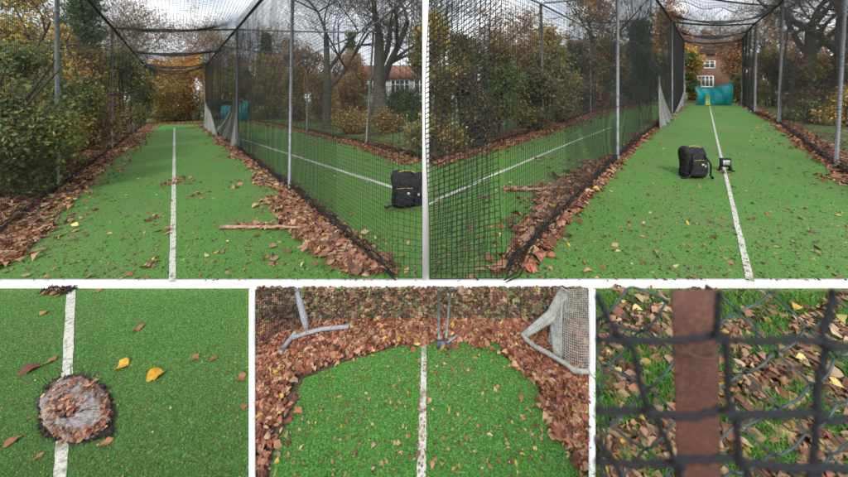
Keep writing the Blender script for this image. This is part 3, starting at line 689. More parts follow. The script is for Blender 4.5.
# ---------------------------------------------------------------- teal windbreak and wicket
def sheet(label, tl, tr, bl, br, sag, seed, name='windbreak_sheet'):
    G = []
    for i in range(15):
        row = []
        for j in range(41):
            s = j/40; v = i/14; a = tl.lerp(tr, s); b = bl.lerp(br, s); a.z -= sag*math.sin(math.pi*min(1, s*1.15))**.8
            p = b.lerp(a, v); w_ = .05*math.sin(s*23+v*3+seed)+.04*math.sin(s*9-v*5); row.append((p.x, p.y+w_-.12*math.sin(math.pi*v), p.z))
        G.append(row)
    t = thing(name, label, 'windbreak', bl.lerp(br, .5)); o = MB().grid(G).build('sheet', M_teal, t, smooth=True)
    md = o.modifiers.new('t', 'SOLIDIFY'); md.thickness = .01
    MB().tube([G[-1][j] for j in range(41)], .022, 6).build('hem', M_teal, t); return t
Yw = 18.5
sheet('teal windbreak sheet hung across the far end of the right lane', A(695, 86.5, Yw), A(732.5, 83, Yw), A(696, 104.8, Yw), A(731, 105, Yw), .2, 1)
sheet('teal sheet seen through the nets right of the gathered grey net', A(222, 105, 14), A(249, 101, 14), A(223, 122, 14), A(249, 121, 14), .1, 2)
b = A(707.8, 105, 18.0); t = thing('wicket', 'yellow plastic wicket standing before the teal windbreak', 'wicket', b)
M_yel = mat('yellow_plastic', (.62, .62, .10), .5)
for dx in (-.09, 0, .09): MB().tube([b+Vector((dx, 0, 0)), b+Vector((dx, 0, .60))], .02, 7).build('stump', M_yel, t)
MB().box(b+Vector((0, 0, .02)), (.3, .12, .03), .005).build('base', M_yel, t)
MB().tube([b+Vector((-.1, 0, .612)), b+Vector((.1, 0, .612))], .012, 6).build('bail', M_yel, t)

# ---------------------------------------------------------------- bags, stump stand, sticks
def blobby(mb, c, d, seed, k=3, e=.5, bumps=.06):
    """soft stuffed box: superellipsoid with lumps"""
    n, m_ = 18, 26; G = []
    sg = lambda x, p: math.copysign(abs(x)**p, x)
    for i in range(n+1):
        ph = -math.pi/2+math.pi*i/n; row = []
        for j in range(m_+1):
            th = 2*math.pi*j/m_; x = sg(math.cos(ph), e)*sg(math.cos(th), e); y = sg(math.cos(ph), e)*sg(math.sin(th), e); z = sg(math.sin(ph), e)
            q = 1+bumps*(math.sin(3*x+seed)*math.sin(4*z+seed*2)+.5*math.sin(7*y+5*z+seed))
            row.append((c[0]+x*d[0]/2*q, c[1]+y*d[1]/2*q, c[2]+z*d[2]/2*q))
        G.append(row)
    return mb.grid(G)
def backpack(label, b, wd, hh, dp, lean):
    t = thing('backpack', label, 'backpack', b)
    c = Vector((b.x, b.y, b.z+hh/2))
    mb = blobby(MB(), c+Vector((-.13*wd, .02, 0)), (wd*.68, dp, hh), 1, e=.5, bumps=.09); blobby(mb, c+Vector((.25*wd, .01, -.02*hh)), (wd*.5, dp*.9, hh*.95), 5, e=.55, bumps=.12); mb.build('main_bag', M_black, t, smooth=True)
    blobby(MB(), c+Vector((-.06*wd, -dp*.42, -hh*.14)), (wd*.62, dp*.45, hh*.55), 2, e=.5).build('front_pocket', M_black, t, smooth=True)
    M_purple = mat('dark_purple_mesh', (.05, .035, .065), .8)
    blobby(MB(), c+Vector((wd*.42, -dp*.1, -hh*.12)), (wd*.26, dp*.55, hh*.62), 3, e=.6).build('side_pocket', M_purple, t, smooth=True)
    M_trim = mat('yellow_trim', (.42, .30, .05), .6)
    hp = [c+Vector((-wd*.26+wd*.5*i/8, -dp*.1, hh*.49+.025*math.sin(math.pi*i/8))) for i in range(9)]
    MB().tube(hp, .008, 6).build('handle', M_trim, t)
    MB().tube([c+Vector((-wd*.3, -dp*.62, hh*.1)), c+Vector((0, -dp*.68, hh*.13)), c+Vector((wd*.2, -dp*.6, hh*.11))], .004, 5).build('zip', M_trim, t)
    M_grey = mat('pale_buckle', (.5, .47, .42), .5)
    MB().box(c+Vector((.03, -dp*.68, -.01)), (.035, .012, .03), .003).build('buckle', M_grey, t)
    MB().box(c+Vector((wd*.36, -dp*.42, -hh*.1)), (.025, .012, .035), .003).build('buckle', M_grey, t)
    for q, (x0, s) in enumerate(((.3, 1), (-.2, -1))):
        p = [c+Vector((wd*x0, -dp*.35, hh*.3)), c+Vector((wd*(x0+.14*s), -dp*.72, 0)), c+Vector((wd*(x0+.20*s), -dp*.55, -hh*.38)), Vector((c.x+wd*(x0+.40*s), c.y-dp*.5, b.z+.02)), Vector((c.x+wd*(x0+.46*s), c.y-dp*.2, b.z+.012))]
        pp, _ = resample(p, 14); MB().tube(pp, .013, 5).build('strap', M_black, t, smooth=True)
    return t
b = P(693, 177.5); backpack('black backpack with a yellow trimmed handle standing on the turf of the right lane', b, .33, .475, .20, 0)
b = P(407, 206); backpack('black kit backpack seen through the net beside the white post', b, .44, .46, .24, 0)
# freestanding black frame with a small display
b = P(725.4, 171); t = thing('speed_display', 'small black display stand with a pale screen on the white line', 'display', b)
s_ = b.y/F
fw, fh = 11.5*s_, 13*s_
MB().box(b+Vector((0, 0, fh*.66)), (fw*.9, .04, fh*.68), .006).build('housing', M_black, t)
for s in (-1, 1): MB().box(b+Vector((s*fw*.42, 0, fh*.17)), (fw*.14, .05, fh*.34), .003).build('leg', M_black, t); MB().box(b+Vector((s*fw*.45, -.01, .012)), (fw*.24, .1, .02), .003).build('foot', M_black, t)
M_scr = mat('pale_screen', (.55, .58, .55), .3); sc = MB().box(b+Vector((0, -.022, fh*.66)), (fw*.6, .006, fh*.36), .001).build('screen', M_scr, t)
M_dig = mat('dark_digits', (.03, .03, .03), .5)
mb = MB(); cz = b.z+fh*.66; hx = fw*.1; hz = fh*.11
def seg(mb, cx, segs):
    for q in segs:
        x0, z0, w_, h_ = {'t': (0, hz, hx*1.3, .006), 'm': (0, 0, hx*1.3, .006), 'b': (0, -hz, hx*1.3, .006), 'tr': (hx*.8, hz/2, .006, hz*.8), 'br': (hx*.8, -hz/2, .006, hz*.8), 'tl': (-hx*.8, hz/2, .006, hz*.8), 'bl': (-hx*.8, -hz/2, .006, hz*.8)}[q]
        mb.box((cx+x0, b.y-.0275, cz+z0), (w_, .003, h_))
seg(mb, b.x-fw*.14, ['t', 'm', 'b', 'tr', 'br']); seg(mb, b.x+fw*.14, ['tl', 'm', 'tr', 'br']); mb.build('digits', M_dig, sc)
M_stick = mat('pale_stick_bark', (.42, .27, .19), .9, [(30, 4, .45, .62, (.26, .15, .10))])
def stick(label, pts, r, twigs=()):
    t = thing('fallen_stick', label, 'stick', pts[0]); p, _ = resample(pts, 12); rr = np.random.default_rng(3); p += rr.normal(0, r*.35, p.shape)
    MB().tube(p, np.linspace(r, r*.55, 12), 7).build('stem', M_stick, t, smooth=True)
    for tw in twigs: MB().tube(tw, [r*.5, r*.3], 5).build('twig', M_stick, t)
stick('straight fallen stick lying across the leaves on the left lane', [P(220, 226.5, .03), P(250, 226.5, .03), P(300, 228, .05)], .022, [[P(262, 226.5, .04), P(276, 219.5, .05)]])
stick('long fallen stick lying on the middle turf behind the net', [P(502, 189, .03), P(540, 189, .03), P(572, 187.5, .05)], .02, [[P(535, 189, .03), P(545, 192.5, .04)]])

# ---------------------------------------------------------------- fallen leaves
LIT = dict(a=[(.36, .165, .10), (.42, .21, .13), (.27, .12, .075), (.46, .28, .17), (.17, .08, .05), (.50, .35, .24)],
           red=[(.36, .12, .07), (.44, .17, .10), (.27, .085, .055), (.48, .25, .15), (.16, .055, .04), (.52, .34, .20)],
           yel=[(.55, .38, .06), (.50, .30, .05), (.60, .48, .16)],
           tan=[(.42, .28, .17), (.34, .20, .12), (.24, .13, .08), (.5, .37, .24), (.15, .08, .05)])
LIT['dk'] = [(.07, .045, .03), (.11, .06, .04), (.05, .05, .03)]
for k in ('a', 'red', 'tan'): LIT[k] = [(a*.86, b*.80, c*.74) for a, b, c in LIT[k]]
for k, v in LIT.items(): PAL['l_'+k] = v
PTS = {}
LS = dict(u=.49, m=.36, b=1, r=.49)
def scatter(key, pts, size, mixd, seed, lift=(.003, .03), low=False):
    """pts: array of (px,py)"""
    r = np.random.default_rng(seed); f = PL if low else P
    V = np.array([tuple(f(x, y, .004)) for x, y in pts]); V[:, 2] += r.uniform(lift[0], lift[1], len(V))
    PTS.setdefault(key, []).append((V, np.full(len(V), size), pal(mixd, len(V), r)))
def band(line, n, sl, sr, seed, p=1.0):
    """points about a pixel polyline, spread in world metres sl/sr to its sides, even per metre of line"""
    r = np.random.default_rng(seed); q, l = resample([P(*a) for a in line], 300)
    d = np.gradient(q, axis=0); d[:, 2] = 0; d /= np.linalg.norm(d, axis=1)[:, None]; nrm = np.stack([-d[:, 1], d[:, 0]], 1)
    k = r.integers(0, 300, n); side = r.random(n) < sl/(sl+sr); am = r.random(n)**.8*1.35; am = np.where(r.random(n) < .07, am*2., am)
    o = np.where(side, -am*sl, am*sr)*p
    k = np.clip(k+r.integers(-1, 2, n), 0, 299); lump = .7+.5*np.sin(k*.21+seed)*np.sin(k*.077)
    xy = q[k, :2]+nrm[k]*(o*np.where(o > 0, lump, 1))[:, None]+d[k, :2]*r.uniform(-.05, .05, (n, 1))
    return xy
def scatter_w(key, xy, size, mixd, seed, lift=(.003, .03), ztop=None):
    r = np.random.default_rng(seed)
    ok = (xy[:, 1] > 1.5/((KY0-YH)/F+g_(xy[:, 0]/np.maximum(xy[:, 1], .5)))+.10); xy = xy[ok]
    z = g_(xy[:, 0]/np.maximum(xy[:, 1], .5))*xy[:, 1]+.004+r.uniform(lift[0], lift[1], len(xy))
    V = np.column_stack([xy, z]); PTS.setdefault(key, []).append((V, np.full(len(V), size), pal(mixd, len(V), r)))
A1 = dict(l_a=6, l_tan=3, l_yel=.25); AR = dict(l_red=6, l_a=2, l_yel=.2)
# left lane: bank of leaves under the hedge and net
LLl = [(-60, 280), (0, 235), (57, 191), (112, 150), (133, 134), (146, 124)]
scatter_w('u', band(LLl, 22000, .26, 1.0, 1), .042, A1, 1)                # sl: towards the lane (right)
scatter_w('u', band([(-100, 272), (-10, 206), (40, 183), (100, 148), (140, 125)], 15000, .4, .6, 2), .042, dict(l_a=6, l_tan=2), 2)
scatter_w('u', band([(-40, 279), (0, 256), (34, 228)], 3500, .12, .5, 31), .04, A1, 31)
scatter_w('u', band([(118, 150), (150, 124.5)], 1500, .28, .3, 3), .045, AR, 3)
scatter_w('u', band([(146, 123.5), (206, 123.5)], 1800, .3, .9, 4), .05, AR, 4)
LRl = [(392, 280), (345, 238), (289, 189), (237, 149), (205, 125)]
scatter_w('u', band(LRl, 9000, .10, .26, 5), .04, A1, 5)
scatter_w('u', band([(376, 279), (330, 243), (305, 225), (272, 198)], 2600, .11, .13, 6), .042, A1, 6)
scatter_w('u', band([(330, 240), (312, 228), (292, 222)], 1000, .1, .12, 7), .042, A1, 7)
scatter_w('u', band([(235, 227), (300, 228)], 260, .05, .05, 8), .035, A1, 8)
scatter_w('u', band([(238, 151), (225, 140), (205, 126)], 900, .12, .25, 9), .045, AR, 9)
# far edges of the middle turf
scatter_w('u', band([(238, 119.5), (300, 130), (366, 144.5), (423, 161)], 9000, .3, .3, 10), .045, AR, 10)
scatter_w('u', band([(430, 164), (490, 147), (543, 130), (590, 114), (640, 104)], 14000, .3, .35, 11), .045, AR, 11)
# right lane
RLl = [(508, 281), (560, 219), (617, 161), (642, 138), (660, 125), (684, 104)]
scatter_w('u', band(RLl, 8000, .08, .16, 12), .042, AR, 12)
scatter_w('u', band([(552, 208), (574, 188), (606, 164)], 3000, .12, .2, 13), .042, A1, 13)
scatter_w('u', band([(530, 245), (552, 216), (560, 192)], 1300, .12, .16, 14), .042, A1, 14)
scatter_w('u', band([(502, 190.5), (570, 189)], 260, .06, .06, 15), .035, A1, 15)
RRl = [(905, 215), (836, 168), (779, 124.5), (742, 104.6)]
scatter_w('u', band(RRl, 6000, .3, .15, 16), .045, AR, 16)
scatter_w('u', band([(684, 102.5), (742, 103)], 900, .3, .5, 17), .05, AR, 17)
# thin scatter over all the turf and the lawn beyond
r = np.random.default_rng(5)
for (x0, x1, y0, y1, n, sd_) in [(-20, 420, 126, 281, 520, 21), (430, 860, 110, 281, 560, 22), (300, 423, 116, 150, 700, 23), (750, 900, 112, 150, 700, 24)]:
    px = r.uniform(x0, x1, n); py = y0+(y1-y0)*r.random(n)**1.4; py = np.maximum(py, [interp(a, TOP)+2 if sd_ < 23 else 0 for a in px])
    scatter('u', np.column_stack([px, np.minimum(py, 279)]), .026, dict(l_a=5, l_tan=2, l_yel=1.2), sd_, (.002, .008))
def crumbs(n, x0, x1, y0, y1, sd_, low, size):
    r = np.random.default_rng(sd_); px = r.uniform(x0, x1, n); py = r.uniform(y0, y1, n)
    return np.column_stack([px, py])
c_ = crumbs(4300, -10, 860, 150, 281, 25, False, .01); c_ = c_[[y > interp(x, TOP)+1 for x, y in c_]]; scatter('u', c_, .012, dict(l_a=1, l_dk=3), 26, (.002, .005))
for cpx, cpy, n, s in [(176, 183, 90, .12), (180, 179, 40, .1), (148, 266, 14, .03), (156, 218, 20, .05), (165, 232, 12, .05), (200, 195, 20, .08), (540, 159, 26, .07), (487, 198, 20, .07), (725.5, 173.5, 24, .04)]:
    b = P(cpx, cpy); q = np.random.default_rng(n).normal(0, s, (n, 2))+[b.x, b.y]; scatter_w('u', q, .03, A1, n, (.002, .02))

def flush(key, label, name='leaf_litter', m=None):
    V = np.concatenate([a[0] for a in PTS[key]]); S = np.concatenate([a[1] for a in PTS[key]]); C = np.concatenate([a[2] for a in PTS[key]])
    r = np.random.default_rng(9); V2, Q, k = leaf_quads(V, S[:, None], r, .72, True)
    g0 = V[:, 2].repeat(k)-.012; V2[:, 2] = np.maximum(V2[:, 2], g0)
    mb = MB(); mb.add(V2, Q); return mb.build(name, m or M_litter, tint=np.repeat(C, k, axis=0), label=label, cat='leaves', kind='stuff')
flush('u', 'brown and russet fallen leaves banked along the nets and scattered on the turf')

# middle bed leaves (smaller): everywhere that is not turf
r = np.random.default_rng(12); px = r.uniform(255, 589, 150000); py = 288.8+(529-288.8)*r.random(150000)
tl = np.interp(py, [a for a, _ in rowL], [b for _, b in rowL]); tr = np.interp(py, [a for a, _ in rowR], [b for _, b in rowR])
wob = 3*np.sin(py*.23)+3*np.sin(py*.61+1)
inside = (py > 341+2.5*np.sin(px*.2)+2.2*r.exponential(.8, 150000)) & (px > tl-26+wob-7*r.exponential(.8, 150000)+9*r.exponential(.7, 150000)) & (px < tr+7+wob*.6-6*r.exponential(.8, 150000)+7)
edge_ok = ~inside; back = edge_ok & (py < 323-4*np.sin((px-250)/340*3.14)+2); front = edge_ok & ~back
front &= (px > 256.5) & (px < 587.5); back &= (px > 256.5) & (px < 587.5); fp = np.column_stack([px, py])[front][:60000]; bp_ = np.column_stack([px, py])[back][:11000]
scatter('m', fp, .017, AR, 41, (.002, .018), True)
scatter('m', bp_, .021, dict(l_tan=4, l_a=3, l_dk=3, green=1.5), 42, (.002, .015), True)
q = crumbs(520, 262, 586, 345, 476, 43, True, .01); scatter('m', q[:60], .014, dict(l_yel=1.2, l_tan=2, l_a=2), 144, (.002, .006), True); scatter('m', q, .009, dict(l_yel=.3, l_tan=1.5, l_a=3), 44, (.002, .006), True)
q = crumbs(60, 417, 428, 345, 476, 45, True, .01); scatter('m', q, .009, dict(l_a=2), 46, (.002, .006), True)
flush('m', 'thick red brown leaf drift round the turf of the middle bed')
# fine crumbs on the first bed
q = crumbs(1300, -60, 248, 290, 528, 47, True, .01); scatter('b', q, .004, dict(l_a=2, l_yel=.6, brown=2), 48, (.001, .003), True)
flush('b', 'tiny brown leaf crumbs strewn over the turf bed with the hole')
# grass blades
def blades(name, label, px, py, hgt, wid, cols, seed, low=True, parent=None):
    r = np.random.default_rng(seed); f = PL if low else P; B = np.array([tuple(f(a, b_, 0)) for a, b_ in zip(px, py)]); n = len(B)
    th = r.uniform(0, 6.28, n); wv = np.stack([np.cos(th), np.sin(th), np.zeros(n)], 1)*wid*r.uniform(.6, 1.3, (n, 1)); h = hgt*r.uniform(.4, 1.2, (n, 1))
    le = np.stack([r.normal(0, .45, n), r.normal(0, .45, n), np.ones(n)], 1)
    V = np.stack([B-wv, B+wv, B+le*h*.55+wv*.7, B+le*h*.55-wv*.7, B+le*h+np.stack([r.normal(0, .3, n), r.normal(0, .3, n), -.1*np.ones(n)], 1)*h], 1)
    k = np.arange(n)[:, None]*5; Q = k+np.array([[0, 1, 2, 3]]); T = k+np.array([[3, 2, 4]])
    C = np.array(cols)[r.integers(0, len(cols), n)]*r.uniform(.7, 1.3, (n, 1))
    mb = MB(); mb.add(V.reshape(-1, 3), Q, T); return mb.build(name, M_bladegrass, tint=np.repeat(C, 5, axis=0), label=label, cat='grass', kind='stuff')
r = np.random.default_rng(13)
NB = 185000; px = r.uniform(-66, 249, NB); py = r.uniform(289, 529, NB)
TC = [(.10, .28, .06), (.06, .19, .04), (.15, .34, .09), (.09, .24, .06), (.22, .30, .13), (.16, .16, .08)]
hx_ = ((px-76)/37)**2+((py-409)/34)**2 > 1; ln = (px < np.interp(py, [289, 380, 477, 520], [66.5, 61.5, 53, 50])) | (px > np.interp(py, [289, 380, 477, 520], [75.4, 72.5, 66.5, 65])) | (r.random(NB) < .12)
ok = hx_ & ln
blades('turf_pile', 'short green pile of the turf bed with the hole', px[ok], py[ok], .009, .0013, TC, 61)
NB = 115000; px = r.uniform(262, 589, NB); py = r.uniform(340, 529, NB)
tl = np.interp(py, [a for a, _ in rowL], [b for _, b in rowL]); tr = np.interp(py, [a for a, _ in rowR], [b for _, b in rowR])
ok = (px > tl) & (px < tr) & ((px < 420) | (px > 427) | (r.random(NB) < .12))
blades('turf_pile', 'short green pile of the middle turf bed', px[ok], py[ok], .007, .0012, [(.08, .32, .055), (.05, .2, .035), (.13, .40, .085), (.08, .27, .05)], 62)
px = r.uniform(597, 900, 60000); py = 294+(540-294)*r.random(60000); f = np.sin(px*.09+2*np.sin(py*.06))+np.sin(py*.11+1.3*np.sin(px*.05))+.9*np.sin(px*.031+py*.05)
ok = f > -.2
blades('grass', 'bright green grass tufts among the fallen leaves behind the rusty post', px[ok], py[ok], .05, .0026, [(.09, .27, .03), (.13, .36, .04), (.07, .2, .03), (.18, .36, .07)], 63)
# leaves behind the rusty post: large ones
n = 6800; px = r.uniform(600, 900, n); py = 292+(540-292)*r.random(n); f = np.sin(px*.09+2*np.sin(py*.06))+np.sin(py*.11+1.3*np.sin(px*.05))+.9*np.sin(px*.031+py*.05); q = (f < .55) & (r.random(n) < .62) | (r.random(n) < .12); px, py = px[q], py[q]; n = len(px)
scatter('r', np.column_stack([px, py]), .028, dict(l_tan=5, l_a=3.5, l_dk=1, l_yel=.4), 64, (.006, .035), True)
flush('r', 'large tan and brown fallen leaves on the grass behind the rusty post')

# ---------------------------------------------------------------- the hole in the first bed, single leaves
def ring_pt(th, k, lift=0.): return PL(76+k*35*math.cos(th), 409+k*32*math.sin(th), lift)
M_conc = mat('worn_pale_concrete', (.28, .255, .25), .9, [(30, 6, .45, .62, (.16, .12, .11)), (90, 4, .52, .65, (.40, .38, .38)), (12, 5, .55, .68, (.22, .12, .085))], (60, 1, .012))
M_dirt = mat('dark_rubber_dirt', (.035, .03, .028), .95, [(60, 5, .5, .62, (.09, .06, .045))], (80, 1, .01))
c = PL(76, 409); t = thing('worn_base', 'round pale concrete base ringed with black torn turf on the white line', 'concrete base', c)
rr = random.Random(5); n = 72; G = []
jag = [rr.uniform(-.06, .12)+.05*math.sin(i*.7) for i in range(n)]; jag.append(jag[0])
for k in (0.7, .9, 1.0, 1.07):
    G.append([tuple(ring_pt(2*math.pi*i/n, k+(jag[i]*1.1 if k > 1.05 else 0), .010 if k < 1.05 else .005)) for i in range(n+1)])
MB().grid(G).build('torn_edge', M_dirt, t)
G = []
for k, h in ((.02, .004), (.15, .005), (.26, .008), (.30, .026), (.34, .030), (.5, .028), (.7, .026), (.86, .020), (.94, .012), (.99, .004)):
    G.append([tuple(ring_pt(2*math.pi*i/n, k*(1+jag[i]*.45) if k > .4 else k, h+.006+.004*math.sin(i*.9+k*9)) - (Vector((.05, .0, 0)) if k < .4 else Vector((.05*(1-(k-.34)/.7), 0, 0)))) for i in range(n+1)])
MB().grid(G).build('concrete_pad', M_conc, t, smooth=True)
mb = MB()      # ragged black tufts round the rim
for i in range(900):
    th = rr.uniform(0, 6.283); cor = math.exp(-((th-2.45)/.3)**2)+math.exp(-((th-.62)/.26)**2)+.4*math.exp(-((th-3.9)/.5)**2)
    if rr.random() > .35+.65*cor: continue
    k = rr.uniform(.97, 1.05)+cor*.22*rr.random(); a = ring_pt(th, k, .004); b = ring_pt(th+rr.uniform(-.09, .09), k+rr.uniform(.01, .09)+.05*cor, rr.uniform(.004, .016))
    mb.tube([a, b], [rr.uniform(.002, .005), .001], 3)
mb.build('black_tufts', M_dirt, t)
V = []
for i in range(560):
    th = rr.uniform(0, 6.283)
    if rr.random() < .62: k = rr.gauss(.84, .09)
    else: k = None
    V.append(tuple(ring_pt(th, k, .034 if k < .9 else .02)) if k else tuple(PL(68+rr.gauss(0, 7.5), 405+rr.gauss(0, 6), .036)))
V = np.array(V); r = np.random.default_rng(4)
V2, Q, kk = leaf_quads(V, .0115, r, .8, True); C = pal(dict(l_red=3, l_a=3, l_tan=.8), len(V), r); mb = MB(); mb.add(V2, Q)
mb.build('leaf_debris', M_litter, t, tint=np.repeat(C, kk, axis=0))
M_crease = mat('turf_crease', (.075, .2, .04), .9)
mb = MB()      # creases pulled into the turf round the hole
for i in range(17):
    th = -.45-2.3*i/16+rr.uniform(-.05, .05); k0 = rr.uniform(1.08, 1.2); k1 = k0+rr.uniform(.15, .5)
    mb.tube([ring_pt(th, k0, .006), ring_pt(th+.01, (k0+k1)/2, .006), ring_pt(th+.02, k1, .004)], [.0022, .002, .0008], 5)
mb.build('turf_creases', M_crease, t)
# black socket with leaves at the far edge of the bed
b = PL(56, 291.5, .01); t = thing('dark_socket', 'dark leaf filled socket at the kerb beside the white line', 'socket')
t.location = b
mb = MB()
for i in range(160):
    a = b+Vector((rr.uniform(-.11, .13), rr.uniform(-.03, .045), 0)); 
    if True: mb.tube([a, a+Vector((rr.gauss(0, .012), rr.gauss(0, .012), rr.uniform(.005, .03)))], [.006, .002], 3)
mb.build('black_tufts', M_dirt, t)
V = np.array([(b.x+rr.uniform(-.07, .08), b.y+rr.gauss(-.01, .022), b.z+.012) for i in range(60)]); V2, Q, kk = leaf_quads(V, .014, r, .6, True)
mb = MB(); mb.add(V2, Q); mb.build('leaf_debris', M_litter, t, tint=np.repeat(pal(dict(l_red=2, l_a=2), 60, r), kk, axis=0))
def leaf(label, px, py, wpx, col, rot, seed, kind=0):
    """a single broad lobed leaf lying on the first bed"""
    c = PL(px, py, .008); s = wpx/F*c.y*1.12; r = random.Random(seed); n = 15; out_ = []
    for i in range(n):
        th = 2*math.pi*i/n; k = .5*(.72+.28*abs(math.cos(th*2.5+seed)))*(1+.12*r.uniform(-1, 1)); k *= (1.0 if abs(math.sin(th)) < .6 else .8)
        x, y = k*math.cos(th)*s, k*math.sin(th)*s; z = .10*s*math.sin(th*2+seed)+.05*s*abs(math.cos(th))+.004
        out_.append((c.x+x*math.cos(rot)-y*math.sin(rot), c.y+x*math.sin(rot)+y*math.cos(rot), c.z+z))
    inn = [tuple((np.array(p)*.45+np.array(c)*.55)+np.array([0, 0, .003])) for p in out_]
    V = out_+inn+[tuple(c)]; Q = [[i, (i+1) % n, n+(i+1) % n, n+i] for i in range(n)]; T = [[n+i, n+(i+1) % n, 2*n] for i in range(n)]
    tnt = np.array([np.array(col)*(1+.2*math.sin(i*1.7)) for i in range(len(V))])
    t = thing('fallen_leaf', label, 'leaf', c, 'single leaves on the turf bed')
    MB().add(V, Q, T).build('blade', M_litter, t, smooth=True, tint=tnt)
    a = Vector(out_[0]); d = (a-c).normalized(); MB().tube([c, a, a+d*s*.25+Vector((0, 0, .003))], [s*.02, s*.018, s*.012], 4).build('stalk', mat('leaf_stalk', (.25, .15, .06), .7), t)
ORG, RED, BRN = (.62, .30, .02), (.16, .05, .04), (.30, .12, .06)
for a in [('large orange leaf right of the smaller orange leaf on the turf bed', 155.5, 375, 16, ORG, -.5, 1), ('smaller bright orange leaf above and right of the concrete base', 122.5, 365.5, 12.5, (.66, .34, .03), 2.2, 2),
          ('dark red leaf left of the white line above the concrete base', 30.5, 369, 15, RED, .3, 3), ('brown leaf low at the left edge of the turf bed', 13, 441, 11, BRN, 1, 4),
          ('curled brown leaf touching the lower right rim of the concrete base', 106, 443, 9, (.36, .15, .07), .2, 5), ('small brown leaf just left of the white line above the base', 51, 361, 8, BRN, 1.4, 6),
          ('brown leaf to the upper right of the orange leaves', 137, 329, 9, BRN, .8, 7), ('small tan leaf left of the white line near the kerb', 44, 313, 7, (.42, .22, .07), .1, 8),
          ('brown leaf beside the right edge of the turf bed', 241, 378, 10, BRN, 2, 9), ('faint brown leaf right of the large orange leaf', 195, 358, 8, BRN, 2.6, 10),
          ('second faint brown leaf nearer the right edging board', 213, 359.5, 7, (.24, .10, .05), .6, 11), ('thin brown leaf below the concrete base left of the line', 38, 457.5, 7, BRN, .9, 12),
          ('small brown leaf close to the kerb', 97, 291.5, 6, (.36, .14, .05), .9, 13), ('small brown leaf low beside the right edging board', 244, 407, 6, BRN, .2, 14)]:
    leaf(*a)

# ---------------------------------------------------------------- middle bed: pipes, posts, draped net
def tube_thing(name, label, cat, pts, r, m, k=8, n=14, group=None, wr=0., seed=0, smooth=True):
    p, _ = resample(pts, n); rr = np.random.default_rng(seed); rad = np.full(n, r)*(1+wr*rr.uniform(-1, 1, n)) if np.isscalar(r) else np.interp(np.linspace(0, 1, n), np.linspace(0, 1, len(r)), r)*(1+wr*rr.uniform(-1, 1, n))
    return MB().tube(p, rad, k).build(name, m, smooth=smooth, label=label, cat=cat, group=group)
pz = lambda px, py: PL(px, py, .042)
Yp = PL(306, 333).y
M_wrap = mat('grey_wrapped_net', (.30, .31, .34), .8, [(40, 5, .45, .62, (.20, .21, .24)), (160, 4, .5, .6, (.4, .4, .42))], (120, 1, .006))
tube_thing('wrapped_net', 'grey net bundle hanging down to the left leaf drift', 'net bundle', [A(296.5, 289.8, Yp+.03), A(301.5, 308, Yp+.02), A(305, 322, Yp), A(307.5, 334, Yp)], [.013, .019, .02, .021, .013], M_wrap, 9, 16, wr=.12)
tube_thing('grey_pipe', 'long grey pipe lying on the leaves of the middle bed', 'pipe', [pz(289, 339.5), pz(303, 334), pz(322, 329), pz(349, 326.5)], .0125, M_wrap, 9, 12, 'grey pipes on the leaves', .06)
tube_thing('grey_pipe', 'short grey pipe lying askew at the left end of the long one', 'pipe', [pz(281, 351), pz(294.5, 333.5)], .0135, M_wrap, 9, 4, 'grey pipes on the leaves')
Yq = PL(440, 343).y
M_blue = mat('dark_blue_steel', (.05, .08, .12), .5, [(50, 4, .45, .6, (.10, .12, .15))], metal=.2)
t = thing('ground_socket', 'pair of thin grey rods in a dark blue clamp behind the white line', 'post', PL(446, 342))
for a in ([A(438.5, 289.8, Yq), A(439, 318, Yq), A(439.2, 342, Yq)], [A(450.5, 289.8, Yq+.02), A(448.5, 312, Yq+.01), A(446, 340, Yq)]):
    MB().tube(a, .0085, 8).build('rod', M_steel, t, smooth=True)
MB().box(PL(444.5, 344, .016), (.095, .035, .03), .004).build('clamp', M_blue, t)
MB().tube([PL(444, 345, .02), PL(451, 340, .03), PL(458, 335, .045)], .007, 7).build('hook', M_steel, t)
MB().tube([PL(447, 346, .01), PL(449, 349.5, .01)], .008, 7).build('bolt', M_blue, t)
# low netting behind the drift
yb = lambda x: 323-3.2*math.sin((x-250)/340*3.14)
bot = [PL(x, yb(x), .004) for x in (256, 300, 350, 400, 450, 500, 545, 588)]
top = [A(x, 289.6, PL(x, yb(x)).y) for x in (256, 300, 350, 400, 450, 500, 545, 588)]
S, lu, lv = net_surface(bot, top, wob=.006, seed=3)
t = thing('low_netting', 'low fine black netting along the back of the middle bed', 'net', bot[0]); mb = MB(); strands(mb, S, lu, lv, .02, .0007, .08); mb.build('mesh_netting', M_net, t)
u = np.linspace(0, 1, 60); MB().tube(S(u, u*0+.01), .004, 5).build('bottom_rope', M_net, t)
# dark bunched net in the back left corner
S, lu, lv = net_surface([PL(256, 350, .004), PL(276, 338, .004), PL(300, 331, .004)], [A(256, 289.6, 2.05), A(280, 289.6, 2.1), A(300, 289.6, 2.1)], wob=.02, seed=4)
t = thing('dark_net_curtain', 'dense dark net curtain in the back left corner of the middle bed', 'net', PL(270, 340)); mb = MB(); strands(mb, S, lu, lv, .011, .0014, .04); mb.build('mesh_netting', M_net, t)
